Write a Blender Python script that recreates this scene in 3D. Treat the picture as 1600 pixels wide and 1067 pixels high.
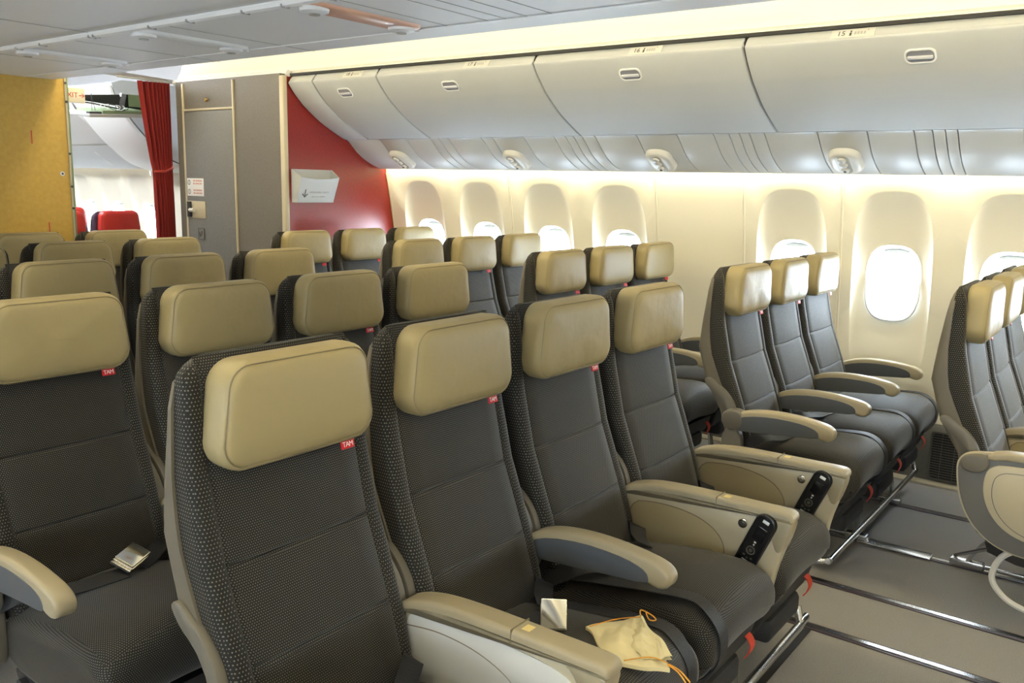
import bpy, bmesh, math, random
import numpy as np
from mathutils import Vector, Matrix

# ---------------------------------------------------------------- scene, camera, world, light
for o in list(bpy.data.objects):
    bpy.data.objects.remove(o, do_unlink=True)
SC = bpy.context.scene
COL = SC.collection
H = 1.44                       # camera height; camera stands at x=0, y=0

def setup_camera():
    cam = bpy.data.cameras.new('camera'); co = bpy.data.objects.new('camera', cam); COL.objects.link(co)
    r = Vector(CAM_R); u = Vector(CAM_U); f = Vector(CAM_F)
    m = Matrix((r, u, -f)).transposed().to_4x4()
    m.translation = Vector((0, 0, H))
    co.matrix_world = m
    cam.sensor_width = 36; cam.lens = 36 * CAM_FPX / 1600
    cam.clip_start = .05; cam.clip_end = 200
    SC.camera = co
CAM_R = (0.603351, -0.797141, 0.023118)
CAM_U = (0.128632, 0.125889, 0.983670)
CAM_F = (0.787033, 0.590524, -0.178493)
CAM_FPX = 1353.67
setup_camera()

SC.view_settings.view_transform = 'Standard'
SC.view_settings.look = 'None'
SC.view_settings.gamma = 1
SC.view_settings.use_curve_mapping = False
SC.view_settings.exposure = 0.12

W = bpy.data.worlds.new('world'); SC.world = W; W.use_nodes = True
W.node_tree.nodes['Background'].inputs[0].default_value = (.76, .87, 1, 1)
W.node_tree.nodes['Background'].inputs[1].default_value = 34.0     # bright hazy apron outside

WARM = (1.0, .84, .48)
COVE_S, WASH_S = 25.0, 84.0
WIN_Y = [-2.05, -1.52, -.995, -.47, .055, .58, 1.105, 1.62, 2.68, 3.205, 3.755, 4.28]
FAR_WIN_Y = [8.0, 8.55, 9.1, 9.65]
CX = 1.6925                    # centre line of the cabin

def portal(y, side=1):
    L = bpy.data.lights.new('window_daylight', 'AREA'); L.shape = 'RECTANGLE'; L.size = .24; L.size_y = .36
    L.cycles.is_portal = True
    o = bpy.data.objects.new('window_daylight', L); COL.objects.link(o)
    o.location = (4.80 if side > 0 else 2*CX-4.80, y, .98); o.rotation_euler = (0, math.radians(90*side), 0)
LEFT_WIN_Y = [-1.52, -.995, -.47, .055, .58, 1.105, 1.62, 2.68, 3.205, 3.755]
for y in WIN_Y[4:] + FAR_WIN_Y: portal(y)
for y in LEFT_WIN_Y: portal(y, -1)

# ---------------------------------------------------------------- materials
def mat(name, col, rough=.5, metal=0, spec=.5, sheen=0, bump=None, emis=None, estr=0, coat=0, alpha=None):
    m = bpy.data.materials.new(name); m.use_nodes = True
    nt = m.node_tree; b = nt.nodes['Principled BSDF']
    b.inputs['Base Color'].default_value = (*col, 1); b.inputs['Roughness'].default_value = rough
    b.inputs['Metallic'].default_value = metal; b.inputs['Specular IOR Level'].default_value = spec
    if sheen: b.inputs['Sheen Weight'].default_value = sheen; b.inputs['Sheen Roughness'].default_value = .4
    if coat: b.inputs['Coat Weight'].default_value = coat
    if emis: b.inputs['Emission Color'].default_value = (*emis, 1); b.inputs['Emission Strength'].default_value = estr
    if bump:
        sc, st, det = bump
        tc = nt.nodes.new('ShaderNodeTexCoord'); n = nt.nodes.new('ShaderNodeTexNoise'); bp = nt.nodes.new('ShaderNodeBump')
        n.inputs['Scale'].default_value = sc; n.inputs['Detail'].default_value = det
        bp.inputs['Strength'].default_value = st; bp.inputs['Distance'].default_value = .01
        nt.links.new(tc.outputs['Object'], n.inputs['Vector']); nt.links.new(n.outputs['Fac'], bp.inputs['Height'])
        nt.links.new(bp.outputs['Normal'], b.inputs['Normal'])
    return m

def vary(m, c1, c2, scale, lo=.35, hi=.65, detail=4, coord='Object'):
    nt = m.node_tree; b = nt.nodes['Principled BSDF']
    tc = nt.nodes.new('ShaderNodeTexCoord'); n = nt.nodes.new('ShaderNodeTexNoise'); r = nt.nodes.new('ShaderNodeValToRGB')
    n.inputs['Scale'].default_value = scale; n.inputs['Detail'].default_value = detail
    r.color_ramp.elements[0].position = lo; r.color_ramp.elements[1].position = hi
    r.color_ramp.elements[0].color = (*c1, 1); r.color_ramp.elements[1].color = (*c2, 1)
    nt.links.new(tc.outputs[coord], n.inputs['Vector']); nt.links.new(n.outputs['Fac'], r.inputs['Fac'])
    nt.links.new(r.outputs['Color'], b.inputs['Base Color'])
    return m

def fabric(name, base, dot, px, pz, rad=.27):
    m = mat(name, base, .62, spec=.26, sheen=.22)
    nt = m.node_tree; L = nt.links; b = nt.nodes['Principled BSDF']
    uv = nt.nodes.new('ShaderNodeUVMap'); uv.uv_map = 'UVMap'
    sx = nt.nodes.new('ShaderNodeSeparateXYZ'); L.new(uv.outputs['UV'], sx.inputs[0])
    def mth(op, a, c=None, d=None):
        n = nt.nodes.new('ShaderNodeMath'); n.operation = op
        for i, v in enumerate((a, c, d)):
            if v is None: continue
            if isinstance(v, (int, float)): n.inputs[i].default_value = v
            else: L.new(v, n.inputs[i])
        return n.outputs[0]
    V = mth('DIVIDE', sx.outputs[1], pz)
    row = mth('FLOOR', V)
    U = mth('ADD', mth('DIVIDE', sx.outputs[0], px), mth('MULTIPLY', row, .5))
    fu = mth('ABSOLUTE', mth('SUBTRACT', mth('FRACT', U), .5)); fv = mth('ABSOLUTE', mth('SUBTRACT', mth('FRACT', V), .5))
    d = mth('SQRT', mth('ADD', mth('MULTIPLY', fu, fu), mth('MULTIPLY', fv, fv)))
    k = mth('LESS_THAN', d, rad)
    mx = nt.nodes.new('ShaderNodeMix'); mx.data_type = 'RGBA'
    mx.inputs[6].default_value = (*base, 1); mx.inputs[7].default_value = (*dot, 1)
    L.new(k, mx.inputs[0]); L.new(mx.outputs[2], b.inputs['Base Color'])
    bp = nt.nodes.new('ShaderNodeBump'); bp.inputs['Strength'].default_value = .5; bp.inputs['Distance'].default_value = .001
    L.new(mth('SUBTRACT', 1, d), bp.inputs['Height']); L.new(bp.outputs['Normal'], b.inputs['Normal'])
    return m

M = {}
M['fabric'] = fabric('seat_fabric', (.011, .0098, .0082), (.125, .114, .096), .0050, .0043, .25)
M['fabric_side'] = fabric('seat_side_fabric', (.011, .0098, .0082), (.165, .152, .125), .0062, .0068, .20)
M['fabric_red'] = mat('dark_plum_fabric', (.06, .03, .06), .8)
M['leather'] = mat('beige_leather', (.335, .272, .138), .45, spec=.42, bump=(8, .6, 3))
M['leather_red'] = mat('red_leather', (.55, .035, .025), .42)
M['piping'] = mat('seam_thread', (.22, .18, .11), .7)
M['shell'] = mat('seat_shell_plastic', (.135, .118, .088), .42)
M['bracket'] = mat('grey_plastic', (.135, .122, .096), .42)
M['arm'] = mat('armrest_beige', (.36, .305, .20), .36)
M['arm_side'] = mat('armrest_slate', (.085, .092, .105), .45)
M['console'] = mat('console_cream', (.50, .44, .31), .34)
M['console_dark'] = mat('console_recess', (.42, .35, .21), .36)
M['console_grey'] = mat('console_grey', (.15, .146, .135), .4)
M['black'] = mat('black_plastic', (.012, .012, .012), .28)
M['blackcloth'] = mat('black_webbing', (.014, .014, .016), .55, bump=(300, .2, 1))
M['pan'] = mat('dark_underframe', (.02, .02, .021), .6)
M['metal'] = mat('brushed_aluminium', (.62, .62, .63), .25, metal=1)
M['chrome'] = mat('polished_steel', (.75, .73, .68), .14, metal=1)
M['whitemetal'] = mat('white_coated_tube', (.62, .61, .58), .35)
M['redstrap'] = mat('red_strap', (.62, .05, .02), .6)
M['redtag'] = mat('red_woven_tag', (.62, .012, .02), .6)
M['white'] = mat('white_print', (.85, .85, .85), .5)
M['darkprint'] = mat('dark_print', (.05, .05, .05), .5)
M['greyprint'] = mat('grey_print', (.42, .42, .42), .5)
M['redprint'] = mat('red_print', (.55, .06, .04), .5)
M['glassy'] = mat('display_glass', (.01, .01, .012), .08)
M['bin'] = mat('bin_white', (.50, .52, .54), .58, spec=.35)
M['psu'] = mat('service_panel_white', (.53, .545, .56), .42)
M['pod'] = mat('pod_white', (.66, .655, .63), .35)
M['podgrey'] = mat('pod_grey', (.34, .33, .30), .4)
M['gap'] = mat('dark_gap', (.02, .02, .022), .7)
M['wall'] = mat('sidewall_cream', (.84, .80, .69), .45)
M['winframe'] = mat('window_frame_white', (.85, .86, .87), .35)
M['shade'] = mat('window_shade_grey', (.45, .47, .46), .5)
M['dado'] = vary(mat('dado_grey', (.1, .1, .1), .75), (.085, .082, .07), (.115, .11, .095), 180)
M['kick'] = mat('kick_strip_beige', (.40, .36, .27), .45)
M['ceil'] = mat('ceiling_grey_white', (.86, .87, .90), .5)
M['rail'] = mat('rail_white', (.88, .89, .92), .35)
M['cove'] = mat('cove_white', (.90, .885, .83), .55)
M['strip'] = mat('cove_lamp', (.9, .9, .9), .5, emis=WARM, estr=COVE_S)
M['wash_far'] = mat('wash_lamp_far', (.9, .9, .9), .5, emis=(1, .86, .6), estr=6)
M['wash'] = mat('wash_lamp', (.9, .9, .9), .5, emis=(1, .90, .57), estr=WASH_S)
M['red_wall'] = vary(mat('red_laminate', (.4, .02, .02), .32, spec=.6), (.205, .014, .010), (.24, .018, .013), 60)
M['lav'] = vary(mat('lavatory_laminate', (.3, .27, .22), .5), (.135, .120, .10), (.158, .142, .12), 120)
M['lavtrim'] = mat('lavatory_trim', (.52, .46, .34), .4)
M['panel'] = vary(mat('bare_honeycomb_panel', (.5, .33, .08), .55), (.53, .335, .065), (.585, .375, .08), 40)
M['greenprimer'] = mat('green_primer', (.20, .27, .15), .6)
M['curtain'] = mat('red_curtain_cloth', (.26, .014, .014), .85, sheen=.2)
M['carpet'] = vary(mat('carpet', (.09, .08, .065), .95, spec=.1, bump=(500, .5, 2)), (.22, .211, .205), (.40, .385, .37), 420, .3, .7, 2)
M['trackdark'] = mat('seat_track_dark', (.05, .035, .045), .35)
M['cloth'] = mat('cream_cloth', (.78, .68, .40), .9)
M['orange'] = mat('orange_cord', (.75, .33, .03), .8)
M['yellowtab'] = mat('yellow_tab', (.75, .6, .25), .5)

def window_glass():
    m = bpy.data.materials.new('window_glass'); m.use_nodes = True; nt = m.node_tree
    nt.nodes.remove(nt.nodes['Principled BSDF'])
    t = nt.nodes.new('ShaderNodeBsdfTransparent'); t.inputs[0].default_value = (.96, .98, .98, 1)
    g = nt.nodes.new('ShaderNodeBsdfGlossy'); g.inputs['Roughness'].default_value = .03
    x = nt.nodes.new('ShaderNodeMixShader'); x.inputs[0].default_value = .05
    nt.links.new(t.outputs[0], x.inputs[1]); nt.links.new(g.outputs[0], x.inputs[2])
    nt.links.new(x.outputs[0], nt.nodes['Material Output'].inputs[0])
    return m
M['glass'] = window_glass()

# ---------------------------------------------------------------- mesh helpers
class MB:
    """collects geometry; build() makes ONE mesh (materials per face possible)"""
    def __init__(s): s.v = []; s.f = []; s.m = []
    def add(s, vs, fs, mi=0):
        b = len(s.v); s.v += [tuple(v) for v in vs]
        for f in fs: s.f.append([b + i for i in f]); s.m.append(mi)
        return s
    def loft(s, rings, cap=True, mi=0, loop=False):
        n = len(rings[0]); vs = [p for r in rings for p in r]; fs = []
        R = len(rings)
        for a in range(R if loop else R - 1):
            for i in range(n):
                j = (i + 1) % n; c = (a + 1) % R
                fs.append([a * n + i, a * n + j, c * n + j, c * n + i])
        if cap and not loop:
            fs.append(list(range(n))[::-1]); fs.append([(R - 1) * n + i for i in range(n)])
        return s.add(vs, fs, mi)
    def sheet(s, rows, mi=0):
        n = len(rows[0]); vs = [p for r in rows for p in r]; fs = []
        for a in range(len(rows) - 1):
            for i in range(n - 1):
                fs.append([a * n + i, a * n + i + 1, (a + 1) * n + i + 1, (a + 1) * n + i])
        return s.add(vs, fs, mi)
    def box(s, x0, x1, y0, y1, z0, z1, b=0, mi=0):
        if x1 < x0: x0, x1 = x1, x0
        if y1 < y0: y0, y1 = y1, y0
        if z1 < z0: z0, z1 = z1, z0
        b = min(b, (x1-x0)*.45, (y1-y0)*.45, (z1-z0)*.45)
        def ring(i, z): return [(x0+i, y0+i, z), (x1-i, y0+i, z), (x1-i, y1-i, z), (x0+i, y1-i, z)]
        if b <= 0: return s.loft([ring(0, z0), ring(0, z1)], mi=mi)
        hw, hd = (x1-x0)/2, (y1-y0)/2; cx, cy = (x0+x1)/2, (y0+y1)/2
        def rr(i, z): return [(cx+p[0], cy+p[1], z) for p in rrect(hw-i, hd-i, max(b-i, .0004), 3)]
        return s.loft([rr(b, z0), rr(b*.3, z0+b*.3), rr(0, z0+b), rr(0, z1-b), rr(b*.3, z1-b*.3), rr(b, z1)], mi=mi)
    def tube(s, pts, r, n=10, cap=True, mi=0, flat=1.0):
        pts = [Vector(p) for p in pts]; rings = []
        up = None
        for i, p in enumerate(pts):
            t = (pts[min(i+1, len(pts)-1)] - pts[max(i-1, 0)]).normalized()
            if up is None:
                up = Vector((0, 0, 1)) if abs(t.z) < .9 else Vector((1, 0, 0))
            a = t.cross(up).normalized(); up = a.cross(t).normalized()
            rr = r[i] if isinstance(r, (list, tuple)) else r
            rings.append([p + a*math.cos(k*2*math.pi/n)*rr + up*math.sin(k*2*math.pi/n)*rr*flat for k in range(n)])
        return s.loft(rings, cap, mi)
    def xform(s, mtx):
        s.v = [tuple(mtx @ Vector(v)) for v in s.v]; return s
    def mesh(s, name, mats, smooth=40, uv=True):
        me = bpy.data.meshes.new(name); me.from_pydata(s.v, [], s.f)
        if not isinstance(mats, (list, tuple)): mats = [mats]
        for m in mats: me.materials.append(m)
        for p, mi in zip(me.polygons, s.m): p.material_index = mi
        me.validate()
        bm = bmesh.new(); bm.from_mesh(me); bmesh.ops.recalc_face_normals(bm, faces=bm.faces); bm.to_mesh(me); bm.free()
        if smooth:
            me.shade_smooth(); me.set_sharp_from_angle(angle=math.radians(smooth))
        if uv:
            l = me.uv_layers.new(name='UVMap')
            for p in me.polygons:
                n = p.normal; ax = max(range(3), key=lambda i: abs(n[i]))
                for li in p.loop_indices:
                    c = me.vertices[me.loops[li].vertex_index].co
                    l.data[li].uv = (c.y, c.z) if ax == 0 else ((c.x, c.z) if ax == 1 else (c.x, c.y))
        return me

def rrect(hw, hd, r, n=4):
    r = min(r, hw*.999, hd*.999); pts = []
    for cx, cy, a0 in ((hw-r, hd-r, 0), (-hw+r, hd-r, 90), (-hw+r, -hd+r, 180), (hw-r, -hd+r, 270)):
        for i in range(n+1):
            a = math.radians(a0 + 90*i/n); pts.append((cx+r*math.cos(a), cy+r*math.sin(a)))
    return pts

def chaikin(p, it=2, closed=True):
    for _ in range(it):
        q = []
        n = len(p)
        rng = range(n) if closed else range(n-1)
        if not closed: q.append(p[0])
        for i in rng:
            a, b = p[i], p[(i+1) % n]
            q.append((a[0]*.75+b[0]*.25, a[1]*.75+b[1]*.25)); q.append((a[0]*.25+b[0]*.75, a[1]*.25+b[1]*.75))
        if not closed: q.append(p[-1])
        p = q
    return p

def spline(pts, n=6):
    out = []; P = [Vector(p) for p in pts]
    for i in range(len(P)-1):
        p0 = P[max(i-1, 0)]; p1 = P[i]; p2 = P[i+1]; p3 = P[min(i+2, len(P)-1)]
        for k in range(n):
            t = k/n
            out.append(.5*((2*p1)+(-p0+p2)*t+(2*p0-5*p1+4*p2-p3)*t*t+(-p0+3*p1-3*p2+p3)*t**3))
    out.append(P[-1]); return [tuple(v) for v in out]

def inset(p, d):
    """inward offset of a closed outline"""
    n = len(p); A = sum(p[i][0]*p[(i+1) % n][1]-p[(i+1) % n][0]*p[i][1] for i in range(n))
    s = 1 if A > 0 else -1; out = []
    for i in range(n):
        a, b, c = p[i-1], p[i], p[(i+1) % n]
        t = Vector((c[0]-a[0], c[1]-a[1]))
        if t.length < 1e-9: out.append(b); continue
        t.normalize(); out.append((b[0]-t.y*d*s, b[1]+t.x*d*s))
    return out

def prism_x(mb, outline, x0, x1, b=.006, mi=0, steps=3):
    """outline in (y,z) extruded along x with rounded edges"""
    R = []
    for k in range(steps+1):
        a = math.pi/2*k/steps; R.append((x0+b*(1-math.sin(a)), b*(1-math.cos(a))))
    L = [(x0 + b*(1-math.cos(math.pi/2*(1-k/steps))) , b*(1-math.sin(math.pi/2*(1-k/steps)))) for k in range(steps+1)]
    L = [(x0 + b*(1-math.cos(math.pi/2*k/steps)), b*(1-math.sin(math.pi/2*k/steps))) for k in range(steps+1)]
    rings = [[(x, p[0], p[1]) for p in inset(outline, d)] for x, d in L]
    rings += [[(x1-(x-x0), p[0], p[1]) for p in inset(outline, d)] for x, d in reversed(L)]
    mb.loft(rings, True, mi)
    return mb

def ext_y(mb, prof, y0, y1, mi=0, ny=1):
    """open profile in (x,z) swept along y"""
    rows = [[(p[0], y0+(y1-y0)*k/ny, p[1]) for p in prof] for k in range(ny+1)]
    return mb.sheet(rows, mi)

def link(name, me, parent=None, loc=(0, 0, 0), rot=(0, 0, 0)):
    o = bpy.data.objects.new(name, me); COL.objects.link(o)
    if parent: o.parent = parent
    o.location = loc; o.rotation_euler = rot
    return o
def obj(name, mb, m, parent=None, loc=(0, 0, 0), rot=(0, 0, 0), smooth=40, uv=True):
    return link(name, mb.mesh(name, m, smooth, uv), parent, loc, rot)
def tag(o, label=None, cat=None, group=None, kind=None):
    if label: o['label'] = label
    if cat: o['category'] = cat
    if group: o['group'] = group
    if kind: o['kind'] = kind
    return o
def thing(name, label, cat, loc=(0, 0, 0), group=None, rot=(0, 0, 0)):
    o = bpy.data.objects.new(name, None); COL.objects.link(o); o.empty_display_size = .1
    o.location = loc; o.rotation_euler = rot
    return tag(o, label, cat, group)
def struct(name, mb, m, smooth=40, parent=None, uv=False):
    o = obj(name, mb, m, parent, smooth=smooth, uv=uv)
    if not parent: o['kind'] = 'structure'
    return o
def copy_tree(o, parent=None):
    c = o.copy(); COL.objects.link(c)
    if parent: c.parent = parent
    for ch in list(o.children): copy_tree(ch, c)
    return c
_tc = {}
def text_mesh(body, size, m, depth=.0004, spacing=1.0):
    k = (body, size, m.name)
    if k in _tc: return _tc[k]
    c = bpy.data.curves.new('lettering', 'FONT'); c.body = body; c.size = size; c.extrude = depth
    c.align_x = 'CENTER'; c.align_y = 'CENTER'; c.space_character = spacing; c.resolution_u = 3
    t = bpy.data.objects.new('lettering', c); COL.objects.link(t)
    bpy.context.view_layer.update()
    dg = bpy.context.evaluated_depsgraph_get()
    me = bpy.data.meshes.new_from_object(t.evaluated_get(dg)); me.name = 'lettering'
    bpy.data.objects.remove(t, do_unlink=True)
    me.materials.clear(); me.materials.append(m)
    _tc[k] = me; return me
def place_frame(o, origin, ex, ey, ez):
    m = Matrix((Vector(ex), Vector(ey), Vector(ez))).transposed().to_4x4(); m.translation = Vector(origin)
    o.matrix_basis = m; return o

# ================================================================ THE SETTING
Y0, Y1, YB = -3.2, 10.6, 4.60
WX = [(0, 4.66), (.285, 4.70), (.5, 4.705), (.7, 4.695), (.9, 4.67), (1.097, 4.642), (1.317, 4.602), (1.455, 4.572), (1.53, 4.565), (1.67, 4.56)]
def wallx(z):
    for (a, xa), (b, xb) in zip(WX, WX[1:]):
        if z <= b: return xa+(xb-xa)*max(0, (z-a))/(b-a)
    return WX[-1][1]

# floor
mb = MB(); mb.box(-1.4, 4.8, Y0, Y1, -.05, 0)
struct('floor', mb, M['carpet'], 0)
# seat tracks let into the carpet
mb = MB()
for x in (2.775, 3.14, 3.64, 4.2, 1.22, 2.16, 0.25, -.3):
    mb.box(x-.022, x+.022, Y0+.2, YB-.05, .0005, .004, mi=0)
    mb.box(x-.010, x+.010, Y0+.2, YB-.05, .003, .007, mi=1)
struct('trim_1', mb, [M['trackdark'], M['metal']], 0)
mb = MB(); mb.box(2.23, 2.755, .790, .812, .0005, .004)
struct('trim_2', mb, M['blackcloth'], 0)
mb = MB(); mb.box(3.16, 3.62, .30, .306, .0005, .002)
mb = MB()  # floor cover plate by the wall
mb.box(4.585, 4.665, -2.5, 4.5, .001, .012, .003)
struct('trim_3', mb, M['kick'])

# window-side wall: one moulded cell per window, plus plain cells
def outl(yc, zc, a, b, n, th):
    c, s = math.cos(th), math.sin(th)
    r = 1/((abs(c)/a)**n+(abs(s)/b)**n)**(1/n)
    return yc+r*c, zc+r*s
HZ, HA, HB = .985, .122, .183            # window opening centre height, half sizes
ZT, ZB = 1.66, .285
def cell(mb, yc, y0, y1):
    zc = HZ
    per = []
    N = 14
    for k in range(N): per.append((y0+(y1-y0)*k/N, ZB))
    for k in range(N*2): per.append((y1, ZB+(ZT-ZB)*k/(N*2)))
    for k in range(N): per.append((y1-(y1-y0)*k/N, ZT))
    for k in range(N*2): per.append((y0, ZT-(ZT-ZB)*k/(N*2)))
    ths = [math.atan2((z-zc), (y-yc)) for y, z in per]
    def rec(th):
        # large scooped surround, centred a little below the window; ray from the window centre
        c, sn = math.cos(th), math.sin(th); lo, hi = .05, .8
        for _ in range(24):
            m = (lo+hi)/2
            if (abs(m*c)/.192)**3.4+(abs(m*sn+HZ-.935)/.517)**4.0 > 1: hi = m
            else: lo = m
        return yc+lo*c, zc+lo*sn
    rings = [[(wallx(z), y, z) for y, z in per]]
    prof = [(0, 0), (.03, .003), (.08, .010), (.14, .017), (.24, .026), (.4, .036), (.6, .043), (.8, .049), (.92, .052), (1, .053)]
    for t, d in prof:
        R = []
        for th in ths:
            ya, za = rec(th); yb, zb = outl(yc, HZ, HA+.012, HB+.012, 2.9, th)
            y, z = ya+(yb-ya)*t, za+(zb-za)*t
            lo = 1 if za > HZ-.05 else max(.2, 1-(HZ-.05-za)*1.7)      # the scoop fades out under the window
            R.append((wallx(z)+d*(lo if t < .5 else 1-(1-lo)*(1-t)*2), y, z))
        rings.append(R)
    mb.loft(rings, False)
wall = MB(); ys = []
def plain(y0, y1):
    zs = [ZB+(ZT-ZB)*k/24 for k in range(25)]
    wall.sheet([[(wallx(z), y0+(y1-y0)*k/2, z) for z in zs] for k in range(3)])
edges = []
prev = Y0
allw = sorted(WIN_Y+FAR_WIN_Y)
for i, y in enumerate(allw):
    a = y-.2625; b = y+.2625
    if i and y-allw[i-1] < .6: a = (y+allw[i-1])/2
    if i+1 < len(allw) and allw[i+1]-y < .6: b = (y+allw[i+1])/2
    if y == 4.28: b = 4.605
    if a-prev > .01: plain(prev, a)
    cell(wall, y, a, b); prev = b
if prev < Y1: plain(prev, Y1)
struct('wall_right', wall, M['wall'], 50)
wl = MB(); prev = Y0; wall = wl
zs_ = [ZB+(ZT-ZB)*k/8 for k in range(9)]
for y in LEFT_WIN_Y:
    if y-.262-prev > .02: plain(prev, y-.262)
    cell(wl, y, max(prev, y-.2625) if y-prev < .3 else y-.2625, y+.2625); prev = y+.2625
plain(prev, Y1)
wl.v = [(2*CX-x, y, z) for x, y, z in wl.v]
wl.sheet([[(2*CX-4.66, y, 0), (2*CX-4.70, y, .29)] for y in (Y0, Y1)])
struct('wall_left', wl, M['wall'], 50)
# joint strips between moulded panels
mb = MB()
for y in (-1.78, -.73, .32, 1.36, 1.885, 2.42, 3.49):
    for dy in (-.006, .006):
        zs = [ZB+(ZT-ZB)*k/20 for k in range(21)]
        mb.sheet([[(wallx(z)-.0005, y+dy-.0035, z) for z in zs], [(wallx(z)-.004, y+dy-.002, z) for z in zs], [(wallx(z)-.004, y+dy+.002, z) for z in zs], [(wallx(z)-.0005, y+dy+.0035, z) for z in zs]])
struct('trim_4', mb, M['wall'])
# windows
for i, (y, sd) in enumerate([(y, 1) for y in allw]+[(y, -1) for y in LEFT_WIN_Y]):
    w = bpy.data.objects.new('window_%d' % (i+1), None); COL.objects.link(w); w['kind'] = 'structure'
    w.location = (4.72, y, HZ) if sd > 0 else (2*CX-4.72, y, HZ)
    if sd < 0: w.rotation_euler = (0, 0, math.pi)
    th = [k*2*math.pi/56 for k in range(56)]
    def rg(a, b, x): return [(x-4.72, *[v for v in outl(0, 0, a, b, 2.9, t)]) for t in th]
    xw = wallx(HZ)
    mb = MB(); mb.loft([rg(HA+.014, HB+.014, xw+.054), rg(HA+.008, HB+.008, xw+.047), rg(HA+.002, HB+.002, xw+.050), rg(HA-.004, HB-.004, xw+.060),
                        rg(HA-.010, HB-.010, xw+.10), rg(HA+.1, HB+.1, xw+.11)], False)
    obj('window_frame', mb, M['winframe'], w)
    mb = MB(); mb.loft([rg(HA+.03, HB+.03, xw+.085), rg(HA+.03, HB+.03, xw+.088)])
    obj('pane', mb, M['glass'], w)
    # lower lip of the raised shade
    mb = MB(); R1, R2 = [], []
    for k in range(17):
        t = -1+2*k/16; yy = t*(HA-.018)
        zt = outl(0, 0, HA-.006, HB-.006, 2.9, math.atan2(1, t*.62+1e-6))[1]
        R1.append((xw+.078-4.72, yy*.86, HB-.006-(.02*t*t)))
        R2.append((xw+.076-4.72, yy*.80, HB-.030+.012*t*t))
    mb.sheet([R1, R2]); mb.sheet([[(p[0]+.004, p[1], p[2]) for p in R2], [(p[0]+.004, p[1], p[2]) for p in R1]])
    obj('shade_lip', mb, M['shade'], w)

# dado panel below the windows, with air return grilles
mb = MB(); mb.sheet([[(4.648, y, 0), (4.655, y, .02), (4.672, y, .27), (4.69, y, .29), (4.71, y, .30)] for y in (Y0, 0, 3, Y1)])
struct('trim_5', mb, M['dado'])
for yg, lab in ((.75, 'dark slatted air grille low on the wall below the brightest window'), ):
    g = thing('air_grille', lab, 'air grille', (4.655, yg, .145))
    mb = MB()
    o1 = rrect(.085, .125, .02, 4); o2 = rrect(.075, .115, .016, 4)
    mb.loft([[(-.003, p[0], p[1]) for p in o1], [(-.012, p[0], p[1]) for p in o1], [(-.012, p[0], p[1]) for p in o2], [(-.001, p[0], p[1]) for p in o2]], False)
    obj('frame', mb, M['dado'], g)
    mb = MB(); mb.box(-.002, .0, -.076, .076, -.116, .116); obj('backing', mb, M['gap'], g)
    for k in range(17):
        mb = MB(); z = -.104+k*.013; mb.box(-.010, -.004, -.075, .075, z-.002, z+.002); obj('slat', mb, M['bracket'], g)
    for yy in (-.03, .03):
        mb = MB(); mb.box(-.012, -.010, yy-.0015, yy+.0015, -.114, .114); obj('rib', mb, M['bracket'], g)

# outboard hull above the bins, left wall, end walls, crown ceiling
mb = MB()
ext_y(mb, [(4.58, 1.66), (4.66, 1.66), (4.66, 2.55), (-1.27, 2.55), (-1.27, 1.66), (-1.19, 1.66)], Y0, Y1)
struct('ceiling', mb, M['ceil'], 0)
mb = MB(); mb.box(-1.35, 4.9, Y0-.05, Y0, 0, 2.6); struct('wall_front', mb, M['wall'], 0)
mb = MB(); mb.box(-1.35, 4.9, Y1, Y1+.05, 0, 2.6); struct('wall_far', mb, M['wall'], 0)

# aisle coves, right and left (mirror about the cabin centre line)
cove = [(3.735, 2.10), (3.745, 2.112), (3.735, 2.124), (3.74, 2.15), (3.765, 2.19), (3.775, 2.25), (3.745, 2.32), (3.66, 2.38), (3.5, 2.42), (3.2, 2.44), (2.9, 2.44), (2.62, 2.42), (2.5, 2.38)]
cove = cove[:3]+spline(cove[3:], 4)
mb = MB(); ext_y(mb, cove, Y0, 5.9); struct('trim_6', mb, M['cove'])
mb = MB(); ext_y(mb, [(2*CX-x, z) for x, z in cove], Y0, 5.9); struct('trim_7', mb, M['cove'])
for i, s in enumerate((1, -1)):
    l = thing('cove_lamp', ['long warm cove light strip above the right-hand aisle beside the overhead ceiling unit', 'long warm cove light strip above the left-hand aisle, out of frame overhead'][i], 'light strip', (CX+s*.80, .9, 2.14))
    mb = MB(); mb.box(-.012, .012, Y0+.1-.9, 4.9-.9, -.025, .03, .004); obj('diffuser', mb, M['strip'], l)
l = thing('cove_lamp', 'short warm cove light strip hidden above the cross aisle by the yellow panel', 'light strip', (2.62, 5.6, 2.39))
mb = MB(); mb.box(-.012, .012, -.6, .6, -.02, .02, .004); obj('diffuser', mb, M['strip'], l)
# grey rounded edge along the top of the bins and lavatory
mb = MB(); mb.tube([(3.715, 4.62, 2.105), (3.715, 5.9, 2.105)], .022, 10); struct('trim_8', mb, M['rail'])

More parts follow.
